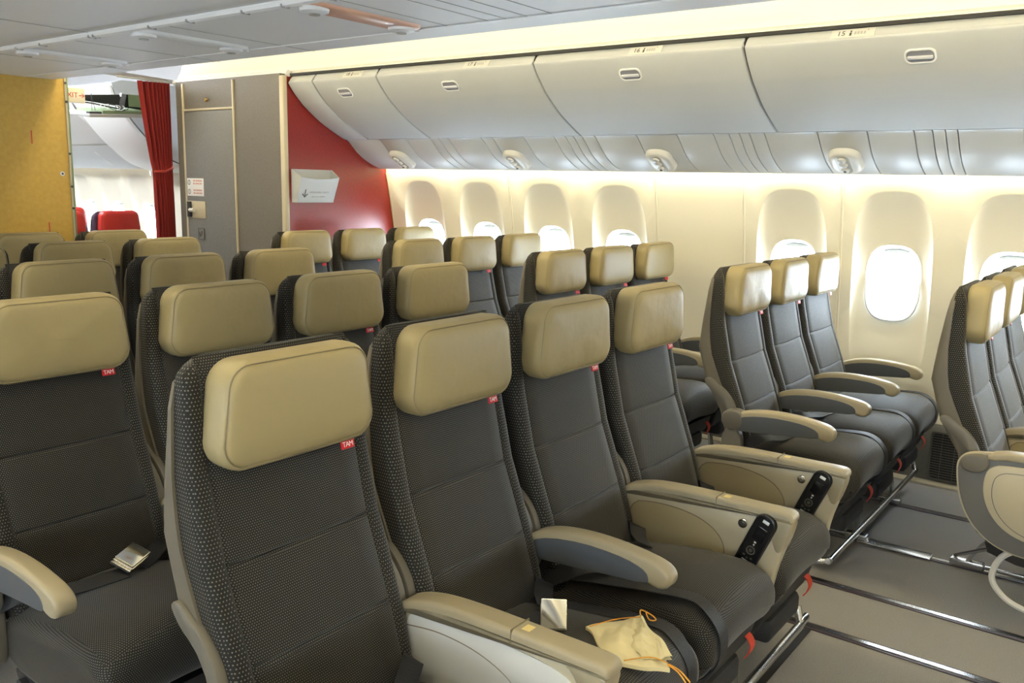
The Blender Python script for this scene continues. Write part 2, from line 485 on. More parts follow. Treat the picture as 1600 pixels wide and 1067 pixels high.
# ---- central overhead unit: flat underside over the middle seats
E0 = 2.37-CX
und = [(-.76, 2.36), (-.77, 2.10), (-.74, 2.00), (-.70, 1.955), (-E0, 1.94), (-.52, 1.94), (0, 1.94), (.52, 1.94), (E0, 1.94), (.70, 1.955), (.74, 2.00), (.77, 2.10), (.76, 2.36)]
mb = MB(); ext_y(mb, [(CX+x, z) for x, z in und], Y0, 4.93); struct('trim_9', mb, M['ceil'], 50)
mb = MB()
mb.tube([(CX-.012, Y0, 1.936), (CX-.012, 4.9, 1.936)], .015, 8)
struct('trim_10', mb, M['rail'])
mb = MB()
for x in (CX-.52, CX+.52): mb.box(x-.004, x+.004, Y0, 4.9, 1.9355, 1.9395)
struct('trim_11', mb, M['rail'], 0)
mb = MB()                      # panel joints across the underside and on the rail
for k, y in enumerate((3.18, 3.42, 2.79, 1.95, 1.78, 1.71, 1.63, 1.54, .9, .2, 4.1)):
    if y in (3.18, .9): mb.box(CX-.52, CX+.0, y-.002, y+.002, 1.9385, 1.9395)
    elif y in (1.78, 1.71, 1.63, 1.54, 1.95): mb.box(CX, CX+.52, y-.0015, y+.0015, 1.9385, 1.9395)
    else: mb.box(CX, CX+.68, y-.0015, y+.0015, 1.9385, 1.9395)
for y in (3.75, 3.55, 3.18, 3.15, 2.79, 2.57, 2.285, 2.1, 1.9): mb.box(CX-.028, CX+.004, y-.002, y+.002, 1.9205, 1.93)
struct('trim_12', mb, M['greyprint'], 0)

# ceiling service strips on the central unit
def central_psu(y, lab, peach):
    t = thing('reading_light_unit', lab, 'reading light unit', (CX+.26, y, 1.94))
    mb = MB(); o = rrect(.235, .052, .045, 5)
    mb.loft([[(p[0], p[1], 0) for p in o], [(p[0]*.99, p[1]*.96, -.008) for p in o], [(p[0]*.96, p[1]*.86, -.012) for p in o]])
    obj('housing', mb, M['peach'] if peach else M['ceil'], t)
    for dx in (-.19, .17):
        mb = MB(); mb.tube([(dx, 0, -.008), (dx, 0, -.020), (dx, 0, -.026)], [.045, .042, .025], 18); n = obj('reading_lamp', mb, M['rail'], t)
        mb = MB(); mb.tube([(dx, 0, -.0262), (dx, 0, -.029)], .017, 12); obj('lens', mb, M['podgrey'], n)
    for dx in (-.25, .24):
        mb = MB(); mb.tube([(dx, 0, -.004), (dx, 0, -.014)], .010, 10); obj('fastener', mb, M['rail'], t)
M['peach'] = mat('peach_reflection_tint', (.72, .42, .30), .35)  # orange reflection painted into the housing colour of the nearer unit
central_psu(2.07, 'oval reading light unit on the ceiling with orange reflection painted in, nearer one', True)
central_psu(2.98, 'grey oval reading light unit on the ceiling, farther from camera', False)
central_psu(3.86, 'grey oval reading light unit on the ceiling above the last middle rows', False)

# ---- outboard overhead bins
BP = [(3.738, 2.100), (3.708, 2.078), (3.688, 2.052), (3.683, 2.036), (3.72, 1.987), (3.77, 1.936), (3.816, 1.896), (3.948, 1.807), (4.12, 1.724), (4.158, 1.714)]
BPs = spline(BP, 5)
def bnorm(i, P):
    a = P[max(i-1, 0)]; b = P[min(i+1, len(P)-1)]; t = Vector((b[0]-a[0], b[1]-a[1])).normalized()
    return Vector((t.y, -t.x)) if t.y*1 < 0 and False else Vector((t.y, -t.x))
def shell_y(mb, P, y0, y1, thick, r=.008, out=1, mi=0):
    """closed curved slab following profile P between y0 and y1, edges rounded"""
    N = [bnorm(i, P) for i in range(len(P))]
    rings = []
    for dy, d in ((0, r), (r*.3, r*.3), (r, 0)):
        rings.append([(p[0]-n[0]*d*1.0, y0+dy, p[1]-n[1]*d) for p, n in zip(P, N)] + [(p[0]-n[0]*thick, y0+dy, p[1]-n[1]*thick) for p, n in reversed(list(zip(P, N)))])
    L = y1-y0
    back = []
    for rr in rings: back.append([(v[0], y0+y1-v[1], v[2]) for v in rr])
    mb.loft(rings+back[::-1], True, mi)
    return mb
# orientation test: normals must point to the cabin (lower left)
_n = bnorm(3*5, BPs)
SGN = 1 if (_n[0] < 0) else -1
_bn = bnorm
def bnorm(i, P): return _bn(i, P)*SGN

def pp(P, s):
    """point and tangent at arclength fraction s"""
    L = [0]
    for a, b in zip(P, P[1:]): L.append(L[-1]+math.hypot(b[0]-a[0], b[1]-a[1]))
    t = s*L[-1]
    for i in range(len(P)-1):
        if t <= L[i+1]:
            k = (t-L[i])/(L[i+1]-L[i]); a, b = P[i], P[i+1]
            return (a[0]+(b[0]-a[0])*k, a[1]+(b[1]-a[1])*k), Vector((b[0]-a[0], b[1]-a[1])).normalized()
    return P[-1], Vector((1, 0))

def at_z(P, z):
    for i in range(len(P)-1):
        if (P[i][1]-z)*(P[i+1][1]-z) <= 0:
            k = (z-P[i][1])/(P[i+1][1]-P[i][1]+1e-12); a, b = P[i], P[i+1]
            return (a[0]+(b[0]-a[0])*k, z), Vector((b[0]-a[0], b[1]-a[1])).normalized()
    return P[-1], Vector((1, 0))

def surf_frame(P, z, y, off):
    (x, zz), t = at_z(P, z)
    n = Vector((t.y, -t.x))
    if n[0] > 0: n = -n
    # local axes seen from the cabin: right = -Y world for someone facing +X; up = opposite of down-slope tangent
    ex = Vector((0, -1, 0)); up = Vector((-t.x, 0, -t.y))
    nn = Vector((n.x, 0, n.y))
    return (x+n.x*off, y, zz+n.y*off), ex, up, nn

def overhead_bin(y0, y1, latch_y, label_y, num, lab):
    t = thing('overhead_bin', lab, 'overhead bin', (4.0, (y0+y1)/2, 1.72), 'overhead bins along the window side')
    O = Vector((4.0, (y0+y1)/2, 1.72))
    mb = MB(); shell_y(mb, BPs, y0+.004, y1-.004, .02, .010)
    mb.v = [tuple(Vector(v)-O) for v in mb.v]
    d = obj('door', mb, M['bin'], t)
    mb = MB()                                   # body behind the door
    back = [(p[0]+.02, p[1]+.018) for p in BPs]
    ring = back+[(4.5, 1.75), (4.5, 2.12)]
    mb.loft([[(p[0]-O.x, yy-O.y, p[1]-O.z) for p in ring] for yy in (y0+.002, y1-.002)])
    obj('housing', mb, M['gap'], t)
    if latch_y is not None:
        o, ex, ey, ez = surf_frame(BPs, 1.966, latch_y, .001)
        mb = MB(); a = rrect(.058, .034, .024, 5); b = rrect(.051, .027, .020, 5)
        mb.loft([[(p[0], p[1], -.002) for p in a], [(p[0], p[1], .0025) for p in a], [(p[0]*.95, p[1]*.92, .004) for p in a], [(p[0], p[1], .003) for p in b], [(p[0], p[1], -.001) for p in b]], False)
        c = obj('latch_surround', mb, M['winframe'], t); place_frame(c, Vector(o)-O, ex, ey, ez)
        mb = MB(); mb.loft([[(p[0], p[1], .0008) for p in b], [(p[0], p[1], .0012) for p in b]])
        c2 = obj('latch_recess', mb, M['latch'], t); place_frame(c2, Vector(o)-O, ex, ey, ez)
        mb = MB(); mb.box(-.047, .047, -.010, .004, .001, .010, .003); c3 = obj('latch_paddle', mb, M['latchpad'], t); place_frame(c3, Vector(o)-O, ex, ey, ez)
    if num:
        o, ex, ey, ez = surf_frame(BPs, 2.062, label_y, .002)
        mb = MB(); mb.box(-.085, .085, -.022, .022, -.001, .0006); pl = obj('row_placard', mb, M['placard'], t, smooth=0)
        place_frame(pl, Vector(o)-O, ex, ey, ez)
        tx = link('row_number', text_mesh(num, .034, M['darkprint']), pl, (-.045, 0, .001))
        mb = MB(); mb.box(-.012, -.004, -.013, .004, .0006, .0012); mb.tube([(-.008, .010, .0006), (-.008, .010, .0012)], .004, 8)
        obj('person_symbol', mb, M['darkprint'], pl, smooth=0)
        mb = MB()
        for q in range(4): mb.box(.006+q*.012, .014+q*.012, -.008, .007, .0006, .0012)
        mb.tube([(.058, .013, .0006), (.058, .013, .0012)], .004, 6)
        obj('seat_letters', mb, M['greyprint'], pl, smooth=0)
    return t
M['latch'] = mat('latch_recess_grey', (.22, .225, .27), .35)
M['latchpad'] = mat('latch_paddle_grey', (.60, .61, .68), .3)
M['placard'] = mat('placard_white', (.62, .62, .60), .4)
overhead_bin(3.80, 4.36, 4.12, 4.0, '18', 'narrow white overhead bin marked 18, the last before the red wall')
overhead_bin(2.675, 3.80, 3.27, 3.05, '17', 'white overhead bin marked 17, between bins 16 and 18')
overhead_bin(1.562, 2.675, 2.14, 2.04, '16', 'large white overhead bin marked 16')
overhead_bin(.45, 1.562, .86, 1.11, '15', 'large white overhead bin marked 15, nearest on the right')
overhead_bin(-.66, .45, -.3, -.1, None, 'overhead bin beyond the right edge, before bin 15')
overhead_bin(-1.77, -.66, -1.3, -.1, None, 'second overhead bin beyond the right edge')
mb = MB(); shell_y(mb, BPs, 4.365, 4.592, .03, .012); struct('trim_13', mb, M['bin'])
# dark joint between bins and cove
mb = MB(); mb.box(3.70, 3.76, -2.4, 4.59, 2.085, 2.10); struct('trim_14', mb, M['gap'], 0)
# fine crease along bin tops
# ---- service panel strip below the bins
PP = spline([(4.160, 1.712), (4.185, 1.697), (4.272, 1.622), (4.35, 1.575), (4.42, 1.546), (4.47, 1.530), (4.495, 1.527), (4.505, 1.533)], 4)
sy = [4.582, 4.266, 4.031, 3.819, 3.743, 3.663, 3.395, 3.311, 3.078, 2.865, 2.787, 2.731, 2.676, 2.592, 2.332, 2.096, 1.894, 1.812, 1.758, 1.706, 1.631, 1.377, 1.152, .954, .879, .828, .78, .533, .30, .05, -.25, -.6, -1.2, -2.4]
mb = MB()
for a, b in zip(sy, sy[1:]): shell_y(mb, PP, b+.0018, a-.0018, .012, .003)
struct('trim_15', mb, M['psu'])
mb = MB(); ext_y(mb, [(p[0]+.012, p[1]+.014) for p in PP], -2.4, 4.59); struct('trim_16', mb, M['gap'], 0)
def service_unit(y, lab):
    (x, z), t = at_z(PP, 1.592)
    o, ex, ey, ez = surf_frame(PP, 1.592, y, 0)
    T = thing('passenger_service_unit', lab, 'passenger service unit', o, 'passenger service units under the bins')
    place_frame(T, o, ex, ey, ez)
    mb = MB(); a = rrect(.076, .096, .062, 6)
    mb.loft([[(p[0]*s, p[1]*s, h) for p in a] for s, h in ((1, -.004), (.985, .010), (.94, .022), (.86, .028), (.6, .030))])
    obj('housing', mb, M['pod'], T)
    mb = MB(); a = rrect(.034, .078, .03, 6)
    mb.loft([[(p[0]*s-.006, p[1]*s, h) for p in a] for s, h in ((1, .027), (.97, .031), (.9, .0315))])
    n = obj('control_strip', mb, M['podgrey'], T)
    for dy in (.045, .005, -.04):
        mb = MB(); mb.tube([(-.006, dy, .030), (-.006, dy, .040), (-.006, dy, .043)], [.021, .018, .012], 16)
        g = obj('air_nozzle', mb, M['pod'], T)
        mb = MB(); mb.tube([(-.006, dy, .0432), (-.006, dy, .0445)], .008, 10); obj('nozzle_hole', mb, M['gap' if dy < -.02 else 'podgrey'], g)
    mb = MB(); mb.tube([(-.082, -.01, -.002), (-.082, -.01, .002)], .006, 10); obj('indicator', mb, M['podgrey'], T)
service_unit(4.20, 'oval white air nozzle unit farthest along under the bins, nearest the red wall')
service_unit(3.235, 'oval white air nozzle unit under bin 17')
service_unit(2.255, 'oval white air nozzle unit under bin 16')
service_unit(1.275, 'largest oval white air nozzle unit, under bin 15')
service_unit(.30, 'oval white air nozzle unit just outside the right edge')
# wash light lying in the gutter behind the strip, shining on the wall
l = thing('wash_lamp', 'long warm light strip hidden above the windows behind the service panels', 'light strip', (4.515, 1.1, 1.585))
mb = MB(); mb.box(-.006, .006, -3.4, 3.46, -.008, .008, .002); obj('diffuser', mb, M['wash'], l)

# ---- red bulkhead wall behind the last window row, and lavatory
mb = MB()
oz = [(x, z) for x, z in [(3.66, 0), (4.64, 0), (4.69, .285), (4.695, .6), (4.665, .9), (4.638, 1.097), (4.598, 1.317), (4.566, 1.455), (4.55, 1.6), (4.5, 2.08), (3.66, 2.08)]]
mb.loft([[(p[0], yy, p[1]) for p in oz] for yy in (YB, YB+.03)])
struct('wall_back', mb, M['red_wall'], 0)
mb = MB()                                       # cream bead where the red wall meets the side panel
mb.tube([(4.552, YB-.006, 1.50), (4.566, YB-.006, 1.455), (4.598, YB-.006, 1.317), (4.638, YB-.006, 1.097), (4.665, YB-.006, .9), (4.695, YB-.006, .6)], .006, 6)
struct('trim_17', mb, M['lavtrim'])
mb = MB(); mb.box(3.655, 4.55, YB+.035, 5.80, 0, 2.10); struct('wall_lavatory', mb, M['lav'], 0)
mb = MB()
mb.box(3.64, 3.675, YB-.012, YB+.028, 0, 2.085, .006)           # corner post
mb.box(3.645, 3.66, 5.118, 5.132, 0, 2.085, .003)
mb.box(3.645, 3.66, 5.70, 5.72, 0, 2.085, .003)
mb.box(3.646, 3.66, 5.13, 5.71, 1.895, 1.91, .003)
struct('trim_18', mb, M['lavtrim'])
mb = MB(); mb.box(3.646, 3.656, 5.135, 5.698, .02, 1.89, .003)
d = struct('door_1', mb, M['lavdoor'] if 'lavdoor' in M else M['lav'])
M['lavdoor'] = vary(mat('lavatory_door_grey', (.3, .29, .28), .5), (.15, .146, .145), (.175, .171, .169), 120)
d.data.materials[0] = M['lavdoor']
def on_lav(name, y0, y1, z0, z1, m, th=.004, parent=None, b=.002):
    mb = MB(); mb.box(3.646-th, 3.646, y0, y1, z0, z1, b); return obj(name, mb, m, parent, smooth=30)
h = on_lav('latch_plate', 5.475, 5.69, 1.15, 1.27, M['lavtrim'], .005, d)
mb = MB(); mb.box(3.632, 3.641, 5.64, 5.688, 1.155, 1.265, .002); obj('latch_recess', mb, M['black'], d)
mb = MB(); mb.tube([(3.628, 5.64, 1.205), (3.628, 5.59, 1.205)], .018, 10, flat=.8); obj('handle', mb, M['whitemetal'], d)
mb = MB(); mb.tube([(3.646, 5.42, 1.965), (3.634, 5.42, 1.965)], [.016, .012], 12)
tag(obj('brass_latch', mb, mat('brass', (.7, .5, .2), .25, metal=1)), 'small round brass latch above the grey lavatory door', 'latch')
mb = MB(); mb.box(3.642, 3.645, 5.50, 5.57, 1.0, 1.08)
pg = obj('symbol_plate', mb, M['lavdoor'], smooth=0); tag(pg, 'small square symbol plate low on the lavatory door', 'sign')
mb = MB()
for a, b, c, dd in ((5.50, 5.57, 1.078, 1.081), (5.50, 5.57, .999, 1.002), (5.498, 5.502, 1.0, 1.08), (5.568, 5.572, 1.0, 1.08)): mb.box(3.6405, 3.642, a, b, c, dd)
mb.tube([(3.641, 5.525, 1.06), (3.641, 5.535, 1.03), (3.641, 5.55, 1.02), (3.641, 5.555, 1.05)], .003, 5)
obj('symbol', mb, M['darkprint'], pg, smooth=0)
s = on_lav('lavatory_notice', 5.49, 5.69, 1.305, 1.43, M['white'], .002)
tag(s, 'white notice with red lettering beside the lavatory door edge', 'sign')
RL = ((0, -1, 0), (0, 0, 1), (-1, 0, 0))
for k, (tx, z) in enumerate((('NO SMOKING', 1.412), ('IN LAVATORY', 1.392), ('NO SMOKING', 1.345), ('IN LAVATORY', 1.325))):
    o = link('notice_lettering', text_mesh(tx, .017, M['redprint']), s); place_frame(o, (3.6434, 5.56, z), *RL)
for z in (1.40, 1.335):
    mb = MB(); mb.loft([[(3.6436, 5.665+math.cos(a*.3142)*r, z+math.sin(a*.3142)*r) for a in range(20)] for r in (.018, .014)], False); mb.box(3.6433, 3.6438, 5.663, 5.667, z-.012, z+.012)
    obj('notice_symbol', mb, M['darkprint'], s, smooth=0)
for y in (3.0, ):
    pass

# magazine pocket on the red wall
t = thing('literature_pocket', 'white wedge-shaped literature pocket mounted on the red wall', 'wall pocket', (3.872, YB, 1.29))
mb = MB()
Wd = .172
bk = [(-Wd, -.001, 0), (Wd, -.001, 0), (Wd, -.001, .215), (-Wd, -.001, .215)]
mb.box(-Wd, Wd, -.006, -.001, 0, .215)
mb.loft([[(-Wd+.02, -.03, 0), (Wd-.02, -.03, 0), (Wd-.02, -.0, 0), (-Wd+.02, -.0, 0)], [(-Wd+.02, -.03, .004), (Wd-.02, -.03, .004), (Wd-.02, 0, .004), (-Wd+.02, 0, .004)]])
for s in (-1, 1):
    mb.loft([[(s*Wd, -.003, 0), (s*(Wd-.02), -.035, 0), (s*(Wd-.01), -.088, .165), (s*Wd, -.003, .215)], [(s*(Wd-.006), -.003, 0), (s*(Wd-.026), -.035, 0), (s*(Wd-.016), -.088, .165), (s*(Wd-.006), -.003, .215)]])
obj('pocket_body', mb, M['pocket'] if 'pocket' in M else M['bin'], t, smooth=0)
mb = MB(); rows = []
for k in range(9):
    u = -1+k/4; top = .165-.012*(1-u*u)
    rows.append([(u*(Wd-.02), -.035, 0), (u*(Wd-.012), -.088*top/.165, top)])
mb.sheet(rows); mb.sheet([[(p[0], p[1]+.005, p[2]) for p in r] for r in rows]); obj('front_panel', mb, M['bin'], t, smooth=0)
fz = Vector((0, -.165, -.053)).normalized(); fy = Vector((0, -.053, .165)).normalized()
def onp(me, x, z, name, dy=.0015):
    o = link(name, me, t); p = Vector((x, -.035-.053*z/.165, z))+fz*dy; place_frame(o, p, (1, 0, 0), fy, fz); return o
onp(text_mesh('\u2193', .075, M['darkprint']), -.105, .055, 'down_arrow')
onp(text_mesh('LITERATURE', .018, M['greyprint']), -.02, .067, 'pocket_lettering')
onp(text_mesh('ONLY', .022, M['greyprint']), .07, .067, 'pocket_lettering')
onp(text_mesh('please no rubbish', .016, M['greyprint']), .01, .040, 'pocket_lettering')

# ---- bare yellow panel behind the middle seats
t = thing('bulkhead_panel', 'bare mustard-yellow honeycomb panel behind the last middle row, left side', 'panel', (1.7, 4.95, 0))
mb = MB(); mb.box(-.84, .750, 0, .03, 0, 2.3); obj('panel_board', mb, M['panel'], t, smooth=0)
mb = MB(); mb.box(.750, .762, -.004, .034, 0, 2.3, .002); e = obj('edge_strip', mb, M['greenprimer'], t)
e2 = MB(); e2.box(.740, .751, -.006, .0, 0, 2.3); obj('edge_tape', e2, M['lavtrim'], t, smooth=0)
for z in (1.93, 1.83, 1.55, 1.37, 1.25):
    mb = MB(); mb.tube([(.746, -.006, z), (.746, -.010, z)], .007, 8); obj('rivet', mb, M['darkprint'], t)
for x, z in ((.05, 1.39), (.70, 1.44)):
    mb = MB(); mb.tube([(x, 0, z), (x, -.004, z)], .013, 12); r = obj('insert', mb, M['white'], t)
    mb = MB(); mb.tube([(x, -.004, z), (x, -.005, z)], .006, 8); obj('insert_hole', mb, M['darkprint'], r)
for x, z in ((.55, 1.63), (.61, 1.14), (.18, 1.14)):
    mb = MB(); mb.box(x-.003, x+.003, -.001, .0, z-.035, z+.035); obj('red_mark', mb, M['redprint'], t, smooth=0)

# ---- EXIT sign seen past the panel
t = thing('exit_sign', 'white hanging sign with red EXIT lettering and right arrow beyond the yellow panel', 'sign', (2.54, 5.12, 1.885))
mb = MB(); mb.box(-.16, .105, 0, .02, -.042, .042, .006); obj('sign_box', mb, mat('sign_white', (.85, .80, .68), .4), t)
FR = ((1, 0, 0), (0, 0, 1), (0, -1, 0))
o = link('exit_lettering', text_mesh('EXIT', .040, M['redprint']), t); place_frame(o, (.020, -.001, 0), *FR)
mb = MB(); mb.box(.068, .092, -.0015, -.0005, -.0022, .0022)
mb.add([(.081, -.0015, .012), (.094, -.0015, 0), (.081, -.0015, -.012), (.086, -.0015, -.012), (.100, -.0015, 0), (.086, -.0015, .012)], [[0, 1, 4, 5], [1, 2, 3, 4]])
obj('arrow', mb, M['redprint'], t, smooth=0)
mb = MB(); mb.box(-.03, -.02, .005, .015, .042, .5); obj('hanger', mb, M['metal'], t, smooth=0)

# ---- red curtain tied back at the cross aisle
t = thing('curtain', 'red pleated curtain tied back beside the grey lavatory', 'curtain', (3.6, 5.95, 0))
mb = MB(); rows = []
def cx(z, u):                                  # u 0..1 across the cloth
    if z > 1.48:
        k = min(1, (z-1.48)/.60); e = k**.8
        x0 = -.125*1-.02; x0 = -.065-.085*e; x1 = .085+.005*e
    else:
        k = (1.48-z)/1.4; x0 = -.065+.01*k; x1 = .085
    return x0+(x1-x0)*u
NZ, NU = 40, 90
for a in range(NZ+1):
    z = .05+(2.10-.05)*a/NZ; r = []
    for b in range(NU+1):
        u = b/NU; pin = math.exp(-((z-1.48)/.12)**2)
        amp = .022*(1-.75*pin)
        # wide plain front fold at left, tight pleats toward the right
        ph = u**1.5*2*math.pi*8
        r.append((cx(z, u), -amp*math.sin(ph)-.02*u, z))
    rows.append(r)
mb.sheet(rows); obj('curtain_cloth', mb, M['curtain'], t, smooth=80)
mb = MB(); mb.tube([(-.07, -.03, 1.47), (0, -.062, 1.475), (.08, -.03, 1.50), (.09, .0, 1.51)], .008, 8); obj('tie_band', mb, M['redprint'], t)
mb = MB(); mb.tube([(-.3, 0, 2.115), (.08, 0, 2.115)], .008, 8); obj('curtain_rail', mb, M['rail'], t)

# ---- the next cabin seen through the gap
mb = MB(); ext_y(mb, [(4.5, 2.2), (3.8, 2.12), (3.3, 2.14), (2.7, 2.22), (2.5, 2.4)], 5.9, 6.15); struct('trim_19', mb, M['cove'], 0)
NB = spline([(3.78, 2.14), (3.80, 2.0), (3.93, 1.88), (4.10, 1.76), (4.22, 1.70), (4.40, 1.695)], 5)
NB2 = spline([(3.78, 2.14), (3.84, 2.0), (3.98, 1.82), (4.12, 1.68), (4.30, 1.545), (4.55, 1.47)], 5)
def far_bin(y0, y1, P, lab):
    O = Vector((4.1, (y0+y1)/2, 1.7)); t = thing('overhead_bin', lab, 'overhead bin', O, 'white bins in the next cabin')
    mb = MB(); shell_y(mb, P, y0+.005, y1-.005, .03, .02); mb.v = [tuple(Vector(v)-O) for v in mb.v]; obj('door', mb, M['winframe'], t)  # doors whiter than the near bins: bright light put into their colour
    mb = MB(); ring = [(p[0]+.03, p[1]+.03) for p in P]+[(4.58, 2.2), (3.9, 2.2)]
    mb.loft([[(p[0]-O.x, yy-O.y, p[1]-O.z) for p in ring] for yy in (y0+.004, y1-.004)]); obj('housing', mb, M['bin'], t)
far_bin(7.62, 8.95, NB, 'white overhead bin of the next cabin, farther one at left of the gap')
far_bin(8.95, 10.3, NB, 'farthest white overhead bin of the next cabin, half behind the yellow panel')
far_bin(6.95, 7.62, NB2, 'deep white overhead bin of the next cabin, closest to the red curtain')
mb = MB(); ext_y(mb, spline([(4.18, 1.705), (4.30, 1.60), (4.44, 1.52), (4.51, 1.50)], 4), 7.63, 10.4); struct('trim_20', mb, M['psu'])
for yy in (8.1, ):
    o, ex, ey, ez = (4.36, yy, 1.565), None, None, None
    mb = MB(); mb.tube([(4.25, yy, 1.655), (4.40, yy, 1.545)], .03, 10, flat=.5)
    tag(obj('passenger_service_unit', mb, M['pod']), 'small white service unit under the bins of the next cabin', 'passenger service unit')
l = thing('wash_lamp', 'warm light strip above the windows of the next cabin', 'light strip', (4.50, 8.9, 1.585))
mb = MB(); mb.box(-.006, .006, -1.6, 1.5, -.008, .008); obj('diffuser', mb, M['wash_far'], l)
l = thing('ceiling_lamp', 'white ceiling light of the next cabin behind the hanging panel', 'ceiling light', (3.0, 8.2, 2.46))
M['farlamp'] = mat('far_lamp', (.9, .9, .9), .5, emis=(.92, .96, 1), estr=30)
mb = MB(); mb.box(-.12, .12, -1.8, 1.8, -.02, .0, .004); obj('diffuser', mb, M['farlamp'], l)
# ceiling panel dropped open on its wires
t = thing('ceiling_panel', 'dropped ceiling panel with green back and loose wires left of the curtain', 'ceiling panel', (3.6, 6.4, 1.88))
mb = MB(); mb.box(-.28, .30, -.02, .42, -.012, .012, .003); obj('panel_skin', mb, M['bin'], t, rot=(.10, -.06, 0))
mb = MB(); mb.box(-.17, .30, -.0, .38, .012, .035); obj('green_frame', mb, M['greenprimer'], t, rot=(.10, -.06, 0), smooth=0)
mb = MB(); mb.box(-.27, -.18, .0, .05, .012, .026); obj('bracket', mb, M['darkprint'], t, rot=(.10, -.06, 0), smooth=0)
for x in (-.24, -.215):
    mb = MB(); mb.tube([(x, .02, .02), (-.225, .05, .15)], .002, 5); obj('suspension_wire', mb, M['darkprint'], t)
for k in range(3):
    mb = MB(); mb.tube([(-.12+.05*math.cos(a*.5+k)+a*.008, .0+k*.03, .055+.022*math.sin(a*.5+k)) for a in range(14)], .0025, 5); obj('loose_wire', mb, M['white' if k else 'darkprint'], t)
t2 = thing('ceiling_ducting', 'dark open ceiling space with grey duct and cable above the dropped panel', 'ducting', (3.6, 6.5, 1.98))
mb = MB(); mb.add([(-.40, .10, .02), (.34, .02, -.045), (.34, .02, .075), (.1, .02, .07), (-.40, .10, .025)], [[0, 1, 2, 3, 4]]); mb.add([(-.40, .13, .02), (.34, .05, -.045), (.34, .05, .075), (.1, .05, .07), (-.40, .13, .025)], [[0, 1, 2, 3, 4]]); obj('opening', mb, M['gap'], t2, smooth=0)
mb = MB(); mb.box(.02, .06, 0, .02, -.06, .08); obj('strut', mb, M['metal'], t2, rot=(0, .25, 0), smooth=0)
mb = MB(); mb.tube([(-.42, 0, -.01), (-.2, 0, -.02), (.05, 0, -.05), (.3, 0, -.06)], .006, 6); obj('cable', mb, M['darkprint'], t2)
mb = MB(); mb.box(.1, .34, .012, .018, -.02, .07); obj('green_lining', mb, M['greenprimer'], t2, smooth=0)
# galley door frame, green edged
mb = MB(); mb.box(4.42, 4.70, 6.85, 6.9, 1.02, 1.30); mb2 = mb
tag(obj('equipment_housing', mb, M['greenprimer'], smooth=0), 'narrow green-edged equipment housing on the white wall left of the curtain', 'housing')

# ================================================================ SEATS
# local frame: origin on the floor under the seat, y=0 at the headrest front top, passenger faces -y
def lerp(t, P):
    for (a, x), (b, y) in zip(P, P[1:]):
        if t <= b: return x+(y-x)*max(0, t-a)/(b-a)
    return P[-1][1]
F_FRONT = [(.40, -.125), (.45, -.110), (.605, -.060), (.773, .004), (.944, .044), (1.05, .052), (1.10, .058), (1.13, .07)]
F_REAR = [(.40, -.045), (.58, -.022), (.70, .035), (.79, .075), (.86, .088), (.94, .094), (1.05, .092), (1.13, .088)]
S_REAR = [(.40, .0), (.50, .005), (.582, .028), (.686, .092), (.822, .134), (.937, .124), (1.04, .112), (1.125, .098)]
F_HW = [(.40, .196), (.5, .204), (.7, .209), (.9, .207), (1.05, .202), (1.13, .197)]
def back_section(z, front, rear, hw, r, groove=0, n=4, bol=True):
    pts = []
    yc = (front+rear)/2; hd = max((rear-front)/2, .004)
    R = min(r, hd*.95)
    # front edge left->right with bolsters and centre pad
    top = []
    xs = [-hw+R, -.172, -.166, -.160, -.12, -.06, 0, .06, .12, .160, .166, .172, hw-R]
    for x in xs:
        d = 0
        if bol:
            if abs(abs(x)-.166) < .004: d = -.0045
            elif abs(x) < .16: d = .006*math.cos(x/.16*math.pi/2)
            if abs(x) < .162: d -= groove
        top.append((x, front-d))
    # corners
    for i in range(n): a = math.pi + (math.pi/2)*i/n; pts.append((-hw+R+R*math.cos(a), front+R+R*math.sin(a)))
    pts += top
    for i in range(1, n+1): a = 1.5*math.pi+(math.pi/2)*i/n; pts.append((hw-R+R*math.cos(a), front+R+R*math.sin(a)))
    pts.append((hw, rear)); pts.append((-hw, rear))
    return [(x, y, z) for x, y in pts]
def make_back():
    zs = sorted(set([.40, .43, .46, .50, .55, .594, .600, .605, .610, .616, .66, .70, .74, .762, .768, .773, .778, .784, .82, .87, .92, .96, 1.0, 1.04, 1.07, 1.09, 1.105, 1.118, 1.127, 1.132]))
    rings = []
    for z in zs:
        g = 0
        for s in (.605, .773): g = max(g, .006*max(0, 1-abs(z-s)/.0055))
        k = max(0, (z-1.09)/.045); sh = (1-math.sqrt(max(0, 1-min(k, .97)**2)))
        hw = lerp(z, F_HW)-sh*.075
        f = lerp(z, F_FRONT)+sh*.012
        # soft pillow between seams
        rings.append(back_section(z, f, lerp(z, F_REAR), hw, .022, g))
    mb = MB(); mb.loft(rings); mb.v = [(x, y, z if z < 1.04 else 1.04+(z-1.04)*1.06) for x, y, z in mb.v]; return mb
